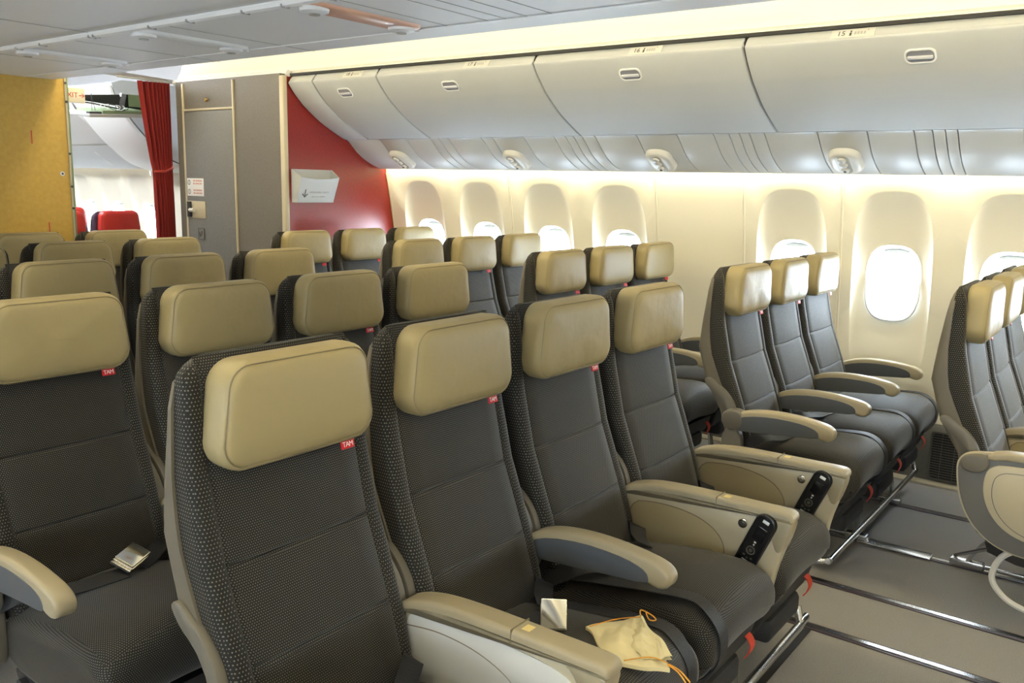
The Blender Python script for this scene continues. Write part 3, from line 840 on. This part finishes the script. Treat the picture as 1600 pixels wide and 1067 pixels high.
def make_shell():
    zs = [.40, .45, .50, .55, .582, .62, .686, .75, .80, .822, .85, .90, .937, 1.0, 1.05, 1.09, 1.11, 1.122]
    rings = []
    for z in zs:
        k = max(0, (z-1.07)/.055); sh = (1-math.sqrt(max(0, 1-min(k, .97)**2)))
        hw = lerp(z, F_HW)+.006-sh*.075; f = lerp(z, F_REAR)-.004; r = lerp(z, S_REAR)-sh*.006
        r = max(r, f+.006)
        R = min(.02, (r-f)*.8); p = []
        p += [(-hw, f), (hw, f)]
        for i in range(5): a = math.pi/2*i/4; p.append((hw-R+R*math.cos(a), r-R+R*math.sin(a)))
        for i in range(5): a = math.pi/2+math.pi/2*i/4; p.append((-hw+R+R*math.cos(a), r-R+R*math.sin(a)))
        rings.append([(x, y, z) for x, y in p])
    mb = MB(); mb.loft(rings); mb.v = [(x, y, z if z < 1.04 else 1.04+(z-1.04)*1.06) for x, y, z in mb.v]; return mb
HRW, HRH = .173, .0975
BO = .04                       # backs stand this far behind the armrest reference
def hr_outline(s=0, r=.05, n=7, seed=0):
    """rounded trapezoid in (x,z), a little wider low down"""
    pts = []
    wt, wb = HRW-.008-s, HRW+.004-s; h = HRH-s; r = max(r-s*.6, .01)
    for (sx, sz, a0) in ((1, 1, 0), (-1, 1, 90), (-1, -1, 180), (1, -1, 270)):
        w = wt if sz > 0 else wb
        for i in range(n+1):
            a = math.radians(a0+90*i/n); pts.append((sx*(w-r)+r*math.cos(a), sz*(h-r)+r*math.sin(a)))
    out = []
    m = len(pts)
    for i in range(m):          # add mid points on long sides
        a, b = pts[i], pts[(i+1) % m]
        L = math.hypot(b[0]-a[0], b[1]-a[1]); k = max(1, int(L/.03))
        for j in range(k): out.append((a[0]+(b[0]-a[0])*j/k, a[1]+(b[1]-a[1])*j/k))
    return out
def make_headrest(seed):
    """front at y about -.015, back at y .062; z relative to 1.052"""
    rnd = random.Random(seed)
    O = hr_outline(0, .052)
    def ring(d, y, wob=0):
        I = inset(O, d) if d < .03 else None
        if I is None:
            k = 1-d/.0975; I = [(p[0]*(1-(d)/HRW), p[1]*k) for p in O]
        return [(p[0], y, p[1]) for p in I]
    mb = MB()
    R = [ring(.010, .060), ring(.003, .056), ring(0, .046), ring(-.001, .030), ring(-.001, .014), ring(.000, .004), ring(.004, -.004), ring(.006, -.0062), ring(.0085, -.0055), ring(.011, -.0085), ring(.018, -.0125), ring(.028, -.015)]
    def scaled(k, y): return [(p[0]*(1-(1-k)*.62)*1.0 if False else p[0]*k2, y, p[1]*k) for p in inset(O, .028) for k2 in [1-(1-k)*.75]]
    for k, y in ((.85, -.0165), (.6, -.018), (.3, -.019), (.06, -.0192)): R.append(scaled(k, y))
    mb.loft(R)
    out = []
    ax, az = rnd.uniform(20, 34), rnd.uniform(18, 30); ph = rnd.uniform(0, 6); amp = rnd.uniform(.0004, .0016)
    for x, y, z in mb.v:
        f = max(0, min(1, (-y)/.012))
        e = 1 if z < 0 else .5
        w = amp*e*(math.sin(ax*x*2.2+z*az+ph)+.6*math.sin(55*x-60*z+ph*2))
        lean = -.008*(z/.1)                        # face tips very slightly
        tap = .010*max(0, -z/.1)*max(0, (y+.02)/.08)  # underside tucks in toward the back
        out.append((x, y+w*f, z))
    mb.v = out
    return mb
def seam_ring():
    O = hr_outline(0, .052); a = inset(O, .0072)
    pts = [(p[0], -.0063, p[1]) for p in a]
    mb = MB(); n = len(pts); rings = []
    for i, p in enumerate(pts):
        q0 = Vector(pts[i-1]); q1 = Vector(pts[(i+1) % n]); t = (q1-q0).normalized(); nn = t.cross(Vector((0, 1, 0))).normalized()
        P = Vector(p); rings.append([P+nn*.0010*math.cos(k*math.pi/2)+Vector((0, 1, 0))*.0010*math.sin(k*math.pi/2) for k in range(4)])
    mb.loft(rings, False, loop=True); return mb

CUSH = [(.0, .445), (-.08, .470), (-.18, .490), (-.29, .504), (-.38, .508), (-.44, .500), (-.478, .470), (-.488, .425), (-.478, .375), (-.45, .335), (-.39, .312), (-.25, .305), (.0, .310)]
def make_cushion():
    o = chaikin(CUSH, 2); mb = MB(); 
    n = 13; X = [(-.211+.422*k/(n-1)) for k in range(n)]
    B = .028; steps = 4
    L = [(-.211+B*(1-math.cos(math.pi/2*k/steps)), B*(1-math.sin(math.pi/2*k/steps))) for k in range(steps+1)]
    L += [(-.183+.366*k/8, 0) for k in range(1, 8)]
    L += [(-x, d) for x, d in reversed(L[:steps+1])]
    mb.loft([[(x, p[0], p[1]-(.042*(abs(x)/.211)**2.2 if p[1] > .4 else .02*(abs(x)/.211)**2)) for p in inset(o, d)] for x, d in L])
    return mb
def ctop(y):
    P = sorted([(p[0], p[1]) for p in CUSH[:6]]); return lerp(y, P)
def ribbon(mb, path, w, th=.0025, side=(1, 0, 0)):
    """flat strap along path, width along 'side'"""
    P = [Vector(p) for p in path]; S = Vector(side).normalized(); rings = []
    for i, p in enumerate(P):
        t = (P[min(i+1, len(P)-1)]-P[max(i-1, 0)]).normalized(); s = (S-t*S.dot(t)).normalized(); n = t.cross(s)
        rings.append([p-s*w/2-n*th/2, p+s*w/2-n*th/2, p+s*w/2+n*th/2, p-s*w/2+n*th/2])
    mb.loft(rings); return mb
def belt_across():
    mb = MB()
    pts = [(-.215, -.035, .455), (-.18, -.10, .49), (-.12, -.15, ctop(-.15)+.006), (-.04, -.18, ctop(-.18)+.008), (.01, -.19, ctop(-.19)+.010)]
    ribbon(mb, spline(pts, 5), .045, side=(0, 1, .2))
    pts = [(.215, -.03, .455), (.17, -.08, .492), (.11, -.12, ctop(-.12)+.010), (.05, -.17, ctop(-.17)+.010)]
    ribbon(mb, spline(pts, 5), .045, side=(0, 1, .2)); return mb
def belt_over_front(x0=.145):
    mb = MB(); p = []
    for y in (-.06, -.14, -.22, -.30, -.38, -.42): p.append((x0+.02*math.sin(y*9), y, ctop(y)-.011))
    p += [(x0, -.455, .478), (x0, -.482, .445), (x0, -.490, .410), (x0, -.484, .365), (x0, -.455, .322), (x0, -.41, .29)]
    ribbon(mb, spline(p, 3), .042); return mb
def make_buckle():
    mb = MB(); mb.box(-.030, .030, -.024, .024, 0, .012, .004); mb.box(-.026, .034, -.022, .022, .0125, .017, .002)
    mb.tube([(-.034, -.022, .006), (-.034, .022, .006)], .0035, 6); return mb
ARM = [(.0, .575), (-.025, .594), (-.08, .612), (-.16, .621), (-.25, .620), (-.33, .611), (-.375, .601), (-.396, .582), (-.393, .556), (-.372, .543), (-.348, .546), (-.335, .552), (-.24, .542), (-.12, .530), (.0, .522)]
ARMP = [(-.01, .568), (-.07, .590), (-.16, .6015), (-.25, .600), (-.305, .592), (-.335, .580), (-.343, .562), (-.336, .550), (-.24, .5425), (-.12, .531), (-.01, .523)]
def make_arm():
    mb = MB(); prism_x(mb, chaikin(ARM, 2), -.024, .024, .011, steps=4); return mb
def make_arm_panel():
    mb = MB(); prism_x(mb, chaikin(ARMP, 1), -.0252, -.018, .0015, steps=1); prism_x(mb, chaikin(ARMP, 1), .018, .0252, .0015, steps=1); return mb
CAP = [(.0, .560), (-.01, .585), (-.06, .603), (-.12, .614), (-.22, .619), (-.33, .620), (-.47, .6215), (-.503, .620), (-.512, .606), (-.508, .592), (-.47, .594), (-.33, .591), (-.22, .590), (-.12, .584), (-.06, .574), (-.02, .560)]
CON = [(-.01, .565), (-.06, .582), (-.12, .588), (-.22, .592), (-.33, .593), (-.50, .596), (-.506, .58), (-.497, .55), (-.485, .51), (-.468, .45), (-.457, .38), (-.45, .33), (-.42, .31), (-.20, .32), (-.03, .34)]
CONF = [(-.42, .594), (-.50, .597), (-.508, .592), (-.502, .56), (-.488, .515), (-.478, .507), (-.468, .512), (-.462, .53), (-.45, .56), (-.432, .585)]
REC = [(-.03, .545), (-.12, .562), (-.22, .558), (-.29, .535), (-.325, .50), (-.333, .46), (-.32, .40), (-.1, .38), (-.03, .39)]
def make_console():
    mb = MB(); prism_x(mb, chaikin(CON, 1), -.0235, .0235, .004, steps=2); return mb
def make_console_cap():
    mb = MB(); prism_x(mb, chaikin(CAP, 2), -.029, .029, .010, steps=4); return mb
def make_console_front():
    mb = MB(); prism_x(mb, chaikin(CONF, 1), -.0262, .0262, .003, steps=2); return mb
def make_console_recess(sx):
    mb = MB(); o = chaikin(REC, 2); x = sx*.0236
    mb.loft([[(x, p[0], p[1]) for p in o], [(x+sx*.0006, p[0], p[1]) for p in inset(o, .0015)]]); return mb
def make_recess_line(sx):
    o = chaikin(REC, 2); mb = MB(); x = sx*.0245
    mb.loft([[(x, p[0], p[1]) for p in inset(o, -.0015)], [(x, p[0], p[1]) for p in inset(o, .0012)]], False); return mb
HS_A, HS_B = Vector((-.452, .606)), Vector((-.368, .405))
def handset_obj(seat, x):
    ax = (HS_A-HS_B).normalized(); L = (HS_A-HS_B).length; c = (HS_A+HS_B)/2
    ey = Vector((0, ax.x, ax.y)); ez = Vector((-1, 0, 0)); ex = ey.cross(ez)
    mb = MB(); o = rrect(.030, L/2, .028, 6)
    mb.loft([[(p[0]*s, p[1]*(1-(1-s)*.3), h) for p in o] for s, h in ((1, -.004), (1, .008), (.94, .013), (.84, .0145), (.80, .0115))])
    hs = obj('handset', mb, M['black'], seat); place_frame(hs, (x-.0235, c.x, c.y), ex, ey, ez)
    mb = MB(); mb.box(-.015, .015, .030, .070, .010, .0135, .003); obj('display', mb, M['glassy'], hs)
    mb = MB(); mb.box(-.009, .009, .085, .094, .0125, .0155, .001); obj('cradle_light', mb, M['white'], hs)
    mb = MB(); th = [k*math.pi/10 for k in range(20)]
    mb.loft([[(math.cos(a)*r, math.sin(a)*r-.005, h) for a in th] for r, h in ((.0125, .011), (.0125, .0142), (.0095, .0142), (.0095, .012))], False)
    mb.tube([(0, -.005, .011), (0, -.005, .0145)], .005, 10); obj('select_ring', mb, M['bracket'], hs)
    for q, (a, b, w) in enumerate(((0, .022, .003), (0, .014, .002), (-.011, -.026, .003), (0, -.030, .002), (.011, -.026, .003), (-.012, -.045, .003), (.012, -.045, .003), (0, -.062, .003))):
        mb = MB(); mb.box(a-w, a+w, b-.002, b+.002, .011, .0132); obj('button', mb, M['white'] if q < 2 else M['bracket'], hs, smooth=0)
    mb = MB(); mb.box(-.011, .011, -.040, -.0375, .011, .0132); obj('button_bar', mb, M['white'], hs, smooth=0)
    mb = MB(); mb.tube([(x-.0235, -.378, .566), (x-.029, -.378, .566), (x-.030, -.378, .566)], [.0135, .0125, .009], 16); b = obj('recline_button', mb, M['chrome'], seat)
    mb = MB(); mb.tube([(x-.030, -.378, .566), (x-.033, -.378, .566)], [.006, .005], 12); obj('button_centre', mb, M['metal'], b)

BRK = [(.075, .715), (.085, .69), (.06, .668), (.01, .650), (-.025, .615), (-.040, .565), (-.045, .50), (-.012, .50), (-.010, .56), (.008, .598), (.035, .622), (.075, .640), (.105, .665), (.108, .69)]
BRK = [(.112, .700), (.085, .712), (.055, .690), (.020, .668), (-.012, .635), (-.030, .595), (-.036, .545), (-.036, .48), (-.006, .48), (-.004, .55), (.006, .592), (.024, .622), (.050, .645), (.085, .665)]
def make_bracket():
    mb = MB(); prism_x(mb, chaikin(BRK, 2), -.012, .012, .004, steps=2); return mb
def make_pan():
    mb = MB(); prism_x(mb, chaikin([(-.04, .31), (-.42, .305), (-.44, .315), (-.42, .25), (-.40, .22), (-.06, .24)], 1), -.20, .20, .01)
    mb.tube([(-.215, -.38, .27), (.215, -.38, .27)], .018, 10); mb.tube([(-.215, -.10, .27), (.215, -.10, .27)], .018, 10); return mb
def make_pouch():
    mb = MB(); mb.box(-.13, .13, -.43, -.27, .17, .245, .02); return mb
def make_strap():
    mb = MB(); ribbon(mb, spline([(.155, -.40, .290), (.155, -.432, .284), (.157, -.446, .262), (.156, -.442, .238), (.156, -.432, .222)], 3), .030, .003); return mb
def make_pivot():
    mb = MB(); prism_x(mb, chaikin([(.028, .592), (.005, .604), (-.03, .603), (-.050, .592), (-.052, .545), (-.03, .524), (.005, .520), (.034, .54), (.040, .57)], 2), -.027, .027, .010, steps=3)
    prism_x(mb, chaikin([(.03, .53), (-.04, .53), (-.05, .42), (-.05, .30), (.03, .30), (.038, .42)], 2), -.020, .020, .006); return mb

ME = {}
ME['back'] = make_back().mesh('backrest', M['fabric']); ME['shell'] = make_shell().mesh('back_shell', M['shell'], 50)
# side faces of the backrest carry the coarser weave
ME['back'].materials.append(M['fabric_side'])
for p in ME['back'].polygons:
    if abs(p.normal.x) > .75 or abs(p.center.x) > .175: p.material_index = 1
ME['hr'] = [make_headrest(s).mesh('headrest', M['leather'], 60) for s in range(6)]
ME['seam'] = seam_ring().mesh('seam', M['piping'])
ME['cush'] = make_cushion().mesh('seat_cushion', M['fabric'], 50)
ME['belt'] = belt_across().mesh('seat_belt', M['blackcloth']); ME['belt3'] = belt_over_front(-.150).mesh('loose_belt', M['blackcloth']); ME['belt2'] = belt_over_front().mesh('loose_belt', M['blackcloth'])
ME['buckle'] = make_buckle().mesh('buckle', M['chrome'])
ME['arm'] = make_arm().mesh('armrest', M['arm'], 50); ME['armp'] = make_arm_panel().mesh('armrest_panel', M['arm_side'], 30)
ME['con'] = make_console().mesh('console_armrest', M['console']); ME['cap'] = make_console_cap().mesh('console_cap', M['arm'], 50)
ME['conf'] = make_console_front().mesh('console_front', M['arm'], 50)
ME['recL'] = make_console_recess(-1).mesh('console_recess', M['console_dark']); ME['rlL'] = make_recess_line(-1).mesh('recess_edge', M['piping'])
ME['brk'] = make_bracket().mesh('hinge_bracket', M['bracket']); ME['pan'] = make_pan().mesh('seat_pan', M['pan'])
ME['pouch'] = make_pouch().mesh('life_vest_pouch', M['blackcloth']); ME['strap'] = make_strap().mesh('pull_strap', M['redstrap'])
ME['pivot'] = make_pivot().mesh('armrest_pivot', M['bracket'], 50)
_t = MB(); _t.box(-.017, .017, -.0012, .0012, -.011, .011, .0008); ME['tag'] = _t.mesh('brand_tag', M['redtag'])
ME['hr_red'] = make_headrest(3).mesh('headrest', M['leather_red'], 60); ME['back_red'] = make_back().mesh('backrest', M['fabric_red'])
TAM = text_mesh('TAM', .0145, M['white'], .0003, .85)

NS = [0]
def armrest(t, x, kind):
    if kind == 'arm':
        a = link('armrest', ME['arm'], t, (x, 0, 0)); link('armrest_panel', ME['armp'], a)
    elif kind == 'arm_pivot':
        a = link('armrest', ME['arm'], t, (x, 0, 0)); link('armrest_panel', ME['armp'], a); link('armrest_pivot', ME['pivot'], a)
    elif kind in ('console', 'console_plain', 'console_side'):
        a = link('console_armrest', ME['con'], t, (x, 0, 0)); link('console_cap', ME['cap'], a); link('console_front', ME['conf'], a)
        if kind == 'console_side':
            o = chaikin([(-.015, .572), (-.12, .580), (-.30, .585), (-.41, .578), (-.445, .555), (-.452, .50), (-.44, .40), (-.42, .33), (-.03, .35)], 2)
            mb = MB(); mb.loft([[(-.0236, p[0], p[1]) for p in o], [(-.0262, p[0], p[1]) for p in o], [(-.0268, p[0], p[1]) for p in inset(o, .002)]]); obj('side_plate', mb, M['pod'], a)
            o = spline([(-.03, .540), (-.12, .552), (-.22, .545), (-.30, .515), (-.345, .46), (-.36, .38)], 6)
            mb = MB(); mb.sheet([[(-.0272, p[0], p[1]) for p in o], [(-.0272, p[0]-.001, p[1]-.0025) for p in o]]); obj('plate_groove', mb, M['piping'], a, smooth=0)
        else:
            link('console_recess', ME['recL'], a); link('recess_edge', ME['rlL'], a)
        mb = MB(); mb.box(-.0296, .0296, -.3010, -.2990, .592, .6213); obj('cap_joint', mb, M['piping'], a, smooth=0)
        mb = MB(); mb.box(-.012, .010, -.33, -.312, .6185, .6205); obj('cap_tab', mb, M['yellowtab'], a, smooth=0)
        mb = MB(); mb.box(-.0255, -.0236, -.30, -.03, .5865, .5895); obj('hinge_line', mb, M['metal'], a, smooth=0)
        if kind == 'console': handset_obj(t, x)
def seat(x, y, label, group, left='arm', right=None, belts=(), tagx=None, red=False, hz=0, lean=0, detail=2, bracket=True, strap=True):
    t = thing('airline_seat', label, 'airline seat', (x, y, 0), group)
    NS[0] += 1
    link('back_shell', ME['shell'], t, (0, BO, 0))
    link('backrest', ME['back_red'] if red else ME['back'], t, (0, BO, 0))
    h = link('headrest', ME['hr_red'] if red else ME['hr'][NS[0] % 6], t, (0, BO, 1.047+hz))
    if not red: link('seam', ME['seam'], h)
    if tagx is None: tagx = .118
    g = link('brand_tag', ME['tag'], h, (tagx, .010, -HRH-.007), (math.radians(-14), 0, 0))
    if detail > 1:
        tl = text_mesh_inst = None
        o = link('tag_lettering', TAM, t)
        # lettering belongs to the tag: keep it one level under the headrest
        o.name = 'tag_lettering'; o.parent = h
        o.matrix_basis = Matrix.Translation((tagx, .0082, -HRH-.0095)) @ Matrix.Rotation(math.radians(90-14), 4, 'X')
    link('seat_cushion', ME['cush'], t)
    link('seat_pan', ME['pan'], t)
    link('life_vest_pouch', ME['pouch'], t)
    if strap: link('pull_strap', ME['strap'], t)
    if 'across' in belts:
        b = link('seat_belt', ME['belt'], t); link('buckle', ME['buckle'], b, (.030, -.165, ctop(-.17)+.026), (.45, -.1, .45)).scale = (1.2, 1.2, 1.2)
    if 'strap' in belts: link('seat_belt', ME['belt'], t)
    if 'overL' in belts: link('loose_belt', ME['belt3'], t)
    if 'over' in belts: link('loose_belt', ME['belt2'], t)
    if left: armrest(t, -.23, left)
    if right: armrest(t, .23, right)
    if bracket:
        link('hinge_bracket', ME['brk'], t, (-.214, BO*.6, 0)); link('hinge_bracket', ME['brk'], t, (.214, BO*.6, 0))
    return t

CS = [CX-.69, CX-.23, CX+.23, CX+.69]
WS = [3.3655, 3.8255, 4.2855]
ORD = ['leftmost', 'second from left', 'third from left', 'rightmost']
G1 = 'seats of the middle block'; G2 = 'seats of the window block'
CR = [1.19, 2.09, 2.98, 3.84, 4.52]      # row positions, middle block
WR = [.415, 1.27, 2.18, 3.09, 3.99]       # window block
# nearest middle row
seat(CS[0], CR[0], 'nearest seat with large beige headrest and legible red tag, front of the picture', G1, 'arm', 'console_side', ('strap',), hz=-.010)
seat(CS[1], CR[0], 'front-row seat carrying a cream cloth bag and buckle on its cushion', G1, None, 'arm', ('over', 'strap'), hz=-.005)
seat(CS[2], CR[0], 'dark seat of the front middle row between slate-sided armrest and console with handset', G1, None, 'console', ('overL', 'strap'))
seat(CS[3], CR[0], 'aisle-side end seat of the front middle row, right of the first handset console', G1, None, 'console', ('strap',))
# second middle row
seat(CS[0], CR[1], 'seat at the left edge with silver buckle on the cushion, behind the nearest seat', G1, 'arm_pivot', 'arm', ('across',))
seat(CS[1], CR[1], 'second-row middle seat whose headrest shows directly above the nearest headrest', G1, None, 'arm', ('across',))
seat(CS[2], CR[1], 'second-row middle seat seen between the nearest seat and the one with the cloth bag', G1, None, 'arm', ())
seat(CS[3], CR[1], 'aisle-side end seat of the second middle row', G1, None, 'arm', ())
for r, nm in ((2, 'third'), (3, 'fourth')):
    for i in range(4):
        if r == 3 and i == 0: continue
        seat(CS[i], CR[r], '%s middle-block seat in the %s row from the camera, beige headrest' % (ORD[i], nm), G1, 'arm' if i else 'arm', 'arm' if i == 3 else None, (), detail=1)
for i in (2, 3):
    seat((2.035, 2.495)[i-2], CR[4], ['last-row middle seat directly before the yellow panel', 'last-row middle seat before the gap with red headrests behind'][i-2], G1, 'arm', None, (), detail=1)
# window block
seat(WS[0], WR[0], 'aisle seat of the three at the right picture edge, dark with beige headrest', G2, None, 'console_plain', (), bracket=True)
seat(WS[1], WR[0], 'middle seat of the three at the right picture edge', G2, None, 'console_plain', ())
seat(WS[2], WR[0], 'window seat of the three at the right picture edge', G2, None, 'console_plain', ())
seat(WS[0], WR[1], 'aisle seat of the three by the brightest window, round armrest pivot', G2, 'arm_pivot', None, ('across', 'over'))
seat(WS[1], WR[1], 'middle seat of the three by the brightest window', G2, 'arm', None, ('across', 'over'))
seat(WS[2], WR[1], 'window-side seat of the three by the brightest window', G2, 'arm', 'arm', ('over',))
for r, nm in ((2, 'third'), (3, 'fourth'), (4, 'last')):
    for i in range(3):
        seat(WS[i], WR[r], '%s seat of the %s window-side row %s' % (('aisle', 'middle', 'window')[i], nm, {2: 'behind the brightest-window three', 3: 'counted from the right edge', 4: 'before the red wall'}[r]), G2, 'arm', 'arm' if i == 2 else None, (), detail=1)
# next cabin, red headrests
G3 = 'red-headrest seats of the next cabin'
seat(3.87, 7.0, 'dark seat with bright red headrest, fully visible in the gap left of the curtain', G3, None, None, (), red=True, detail=1, strap=False)
seat(3.40, 7.0, 'red-headrest seat cut by the yellow panel edge', G3, None, None, (), red=True, detail=1, strap=False)
seat(3.87, 7.9, 'farther red-headrest seat behind the one cut by the yellow panel', G3, None, None, (), red=True, detail=1, strap=False)

# ---- floor frames: legs and luggage bars, one per row block
def row_frame(xa, xb, y, legs, label, name='seat_row_frame', bar=True):
    t = thing(name, label, 'seat frame', ((xa+xb)/2, y, 0), 'frames under the seat rows'); cx_ = (xa+xb)/2
    if bar:
        mb = MB(); pts = [(xa-cx_-.0, -.30, .085), (xa-cx_, -.375, .082), (xa-cx_+.04, -.405, .085), (xa-cx_+.10, -.41, .09), (xb-cx_-.1, -.41, .09), (xb-cx_-.02, -.405, .10), (xb-cx_, -.39, .14)]
        mb.tube(spline(pts, 4), .013, 10); obj('luggage_bar', mb, M['metal'], t)
    for lx in legs:
        x = lx-cx_
        mb = MB(); ribbon(mb, [(x, -.34, .26), (x, -.37, .10), (x, -.38, .03)], .035, .012); obj('leg', mb, M['metal'], t)
        mb = MB(); ribbon(mb, [(x, -.12, .26), (x, .02, .10), (x, .06, .03)], .035, .012); obj('leg', mb, M['metal'], t)
        mb = MB(); mb.box(x-.02, x+.02, -.42, -.33, .006, .035, .006); mb.tube([(x-.024, -.36, .022), (x+.024, -.36, .022)], .008, 8); obj('track_fitting', mb, M['metal'], t)
        mb = MB(); mb.box(x-.02, x+.02, -.0, .12, .006, .035, .006); mb.tube([(x-.024, .05, .022), (x+.024, .05, .022)], .008, 8); obj('track_fitting', mb, M['metal'], t)
        mb = MB(); mb.box(x-.008, x+.008, -.34, .0, .012, .026, .003); obj('floor_beam', mb, M['metal'], t)
for k, y in enumerate(CR[:4]):
    row_frame(CX-.92, CX+.92, y, (1.22, 2.16), ['metal leg frame and luggage bar under the front middle row', 'metal leg frame under the second middle row', 'metal leg frame under the third middle row', 'metal leg frame under the fourth middle row'][k])
for k, y in enumerate(WR):
    row_frame(3.14, 4.50, y, (3.64, 4.2), ['metal leg frame with track fittings under the three seats at the right edge', 'metal leg frame and long silver bar under the three seats by the brightest window', 'metal leg frame under the third window-side row', 'metal leg frame under the fourth window-side row', 'metal leg frame under the last window-side row'][k], bar=(k != 0))

row_frame(3.17, 4.10, 7.0, (3.4, 3.87), 'dark leg frame under the nearer red-headrest seats', bar=False)
row_frame(3.64, 4.10, 7.9, (3.87,), 'dark leg frame under the farther red-headrest seat', bar=False)
# ---- big outer end panel of the row at the right edge
t = thing('seat_end_panel', 'rounded grey and cream end panel beside the seats at the right edge', 'end panel', (3.105, .43, 0))
EO = [(.035, .575), (.015, .600), (-.03, .612), (-.12, .620), (-.5, .625), (-.51, .60), (-.49, .50), (-.46, .38), (-.42, .325), (-.30, .300), (-.19, .298), (-.12, .308), (-.06, .340), (-.01, .395), (.018, .46), (.030, .52)]
mb = MB(); prism_x(mb, chaikin(EO, 2), -.022, .022, .006, steps=3); obj('end_frame', mb, M['console_grey'], t)
EI = [(-.055, .575), (-.10, .596), (-.48, .60), (-.47, .50), (-.44, .40), (-.40, .355), (-.28, .345), (-.18, .352), (-.12, .375), (-.075, .42), (-.05, .475), (-.045, .53)]
mb = MB(); prism_x(mb, chaikin(EI, 2), -.030, -.020, .004, steps=2); e = obj('inset_panel', mb, M['console'], t)
o = chaikin([(p[0]*.93-.03, (p[1]-.48)*.86+.475) for p in EI], 2)
mb = MB(); mb.loft([[(-.0305, p[0], p[1]) for p in inset(o, -.0012)], [(-.0305, p[0], p[1]) for p in inset(o, .0012)]], False); obj('inset_line', mb, M['console_grey'], e)
mb = MB(); prism_x(mb, chaikin([(.030, .575), (.02, .602), (-.03, .615), (-.055, .606), (-.06, .575), (-.03, .548), (.015, .552)], 2), -.034, .026, .006, steps=3); obj('pivot_cover', mb, M['bracket'], t)
mb = MB(); prism_x(mb, chaikin([(-.05, .597), (-.12, .611), (-.5, .614), (-.515, .63), (-.49, .64), (-.12, .636), (-.05, .620)], 1), -.032, .024, .006, steps=3); obj('armrest_cap', mb, M['arm'], t)
oo = chaikin(EO, 2)
mb = MB(); mb.loft([[(-.012, p[0], p[1]) for p in inset(oo, -.006)], [(.012, p[0], p[1]) for p in inset(oo, -.006)], [(.012, p[0], p[1]) for p in inset(oo, .003)], [(-.012, p[0], p[1]) for p in inset(oo, .003)]], False, loop=True); obj('edge_bead', mb, M['console'], t)
mb = MB(); mb.tube(spline([(.01, -.18, .32), (.01, -.122, .275), (.01, -.10, .20), (.01, -.135, .145), (.01, -.20, .115), (.01, -.32, .10), (.01, -.42, .12)], 5), .010, 8); obj('foot_loop', mb, M['whitemetal'], t)
# metal track cover and fitting in front of that row's leg
mb = MB(); mb.box(3.605, 3.665, .60, .885, .004, .014, .004)
tag(obj('track_cover', mb, M['metal']), 'flat shiny metal cover over the floor track, ahead of the right-edge seats', 'track cover')
mb = MB(); mb.tube([(3.64, .52, .04), (3.55, .40, .13)], .007, 8)
tag(obj('brace_rod', mb, M['metal']), 'short diagonal metal rod joining the floor track to the right-edge seats', 'rod')

# ---- cream drawstring bag on the second seat
t = thing('drawstring_bag', 'small cream cloth drawstring bag with orange stitching lying on a front-row cushion', 'bag', (1.48, .80, .500))
rnd = random.Random(4)
def bag_sheet(poly, z, hump):
    """quad patch bent with wrinkles"""
    (a, b, c, d) = [Vector(p) for p in poly]; rows = []
    N = 26
    for i in range(N+1):
        u = i/N; r = []
        for j in range(N+1):
            v = j/N; p = (a*(1-u)+b*u)*(1-v)+(d*(1-u)+c*u)*v
            e = math.sin(math.pi*u)*math.sin(math.pi*v)
            e2 = max(e, 0)**.5
            w = hump*e+.0065*e2*math.sin(7*u+9*v+1)+.0045*e2*abs(math.sin(13*v-8*u+.6))+.002*e2*math.sin(31*u+19*v)
            r.append((p.x+.005*math.sin(9*v+2*u), p.y+.005*math.sin(8*u+v), z+w))
        rows.append(r)
    return rows
# outline from the photo, on the cushion plane
top = bag_sheet([(.0, .095), (.118, .022), (-.03, -.125), (-.085, -.03)], .010, .016)
mb = MB(); mb.sheet(top); mb.sheet([[(p[0], p[1], .002) for p in r] for r in top])
edge = [r[0] for r in top]+top[-1][1:]+[r[-1] for r in top[::-1]][1:]+top[0][::-1][1:-1]
mb.loft([[p for p in edge], [(p[0], p[1], .002) for p in edge]], False); obj('bag_body', mb, M['cloth'], t, smooth=70)
top2 = bag_sheet([(.02, .02), (.10, .01), (.0, -.115), (-.055, -.075)], .020, .012)
mb = MB(); mb.sheet(top2); mb.sheet([[(p[0], p[1], .012) for p in r] for r in top2]); obj('bag_flap', mb, M['cloth'], t, smooth=70)
mb = MB(); mb.tube(spline([(-.072, -.04, .014), (-.05, -.085, .028), (-.03, -.115, .018)], 6), .0012, 5); obj('orange_stitching', mb, M['orange'], t)
mb = MB(); mb.tube(spline([(.0, .085, .014), (.05, .05, .022), (.105, .018, .016)], 6), .0012, 5); obj('orange_stitching', mb, M['orange'], t)
mb = MB(); mb.tube(spline([(.105, .02, .018), (.125, .03, .02), (.14, .01, .008), (.13, -.005, .006), (.108, .0, .014), (.13, .02, .016), (.145, .02, .006)], 5), .0016, 5); obj('drawstring', mb, M['orange'], t)
mb = MB(); mb.tube(spline([(-.03, -.115, .014), (-.035, -.14, .010), (-.05, -.165, .002), (-.07, -.18, -.004)], 4), .0016, 5); mb.tube(spline([(-.027, -.115, .014), (-.028, -.14, .010), (-.038, -.168, .0)], 4), .0016, 5); obj('drawstring', mb, M['orange'], t)
# loose buckle standing on the same cushion
t = thing('belt_buckle', 'silver lift-lever seat belt buckle standing on the cushion beside the cloth bag', 'buckle', (1.445, .955, .528), rot=(math.radians(0), math.radians(-62), math.radians(35)))
mb = MB(); mb.box(-.030, .030, -.030, .030, -.008, .008, .005); obj('buckle_body', mb, M['chrome'], t)
mb = MB(); mb.box(-.026, .036, -.028, .028, .0095, .014, .002); obj('lever', mb, M['chrome'], t)
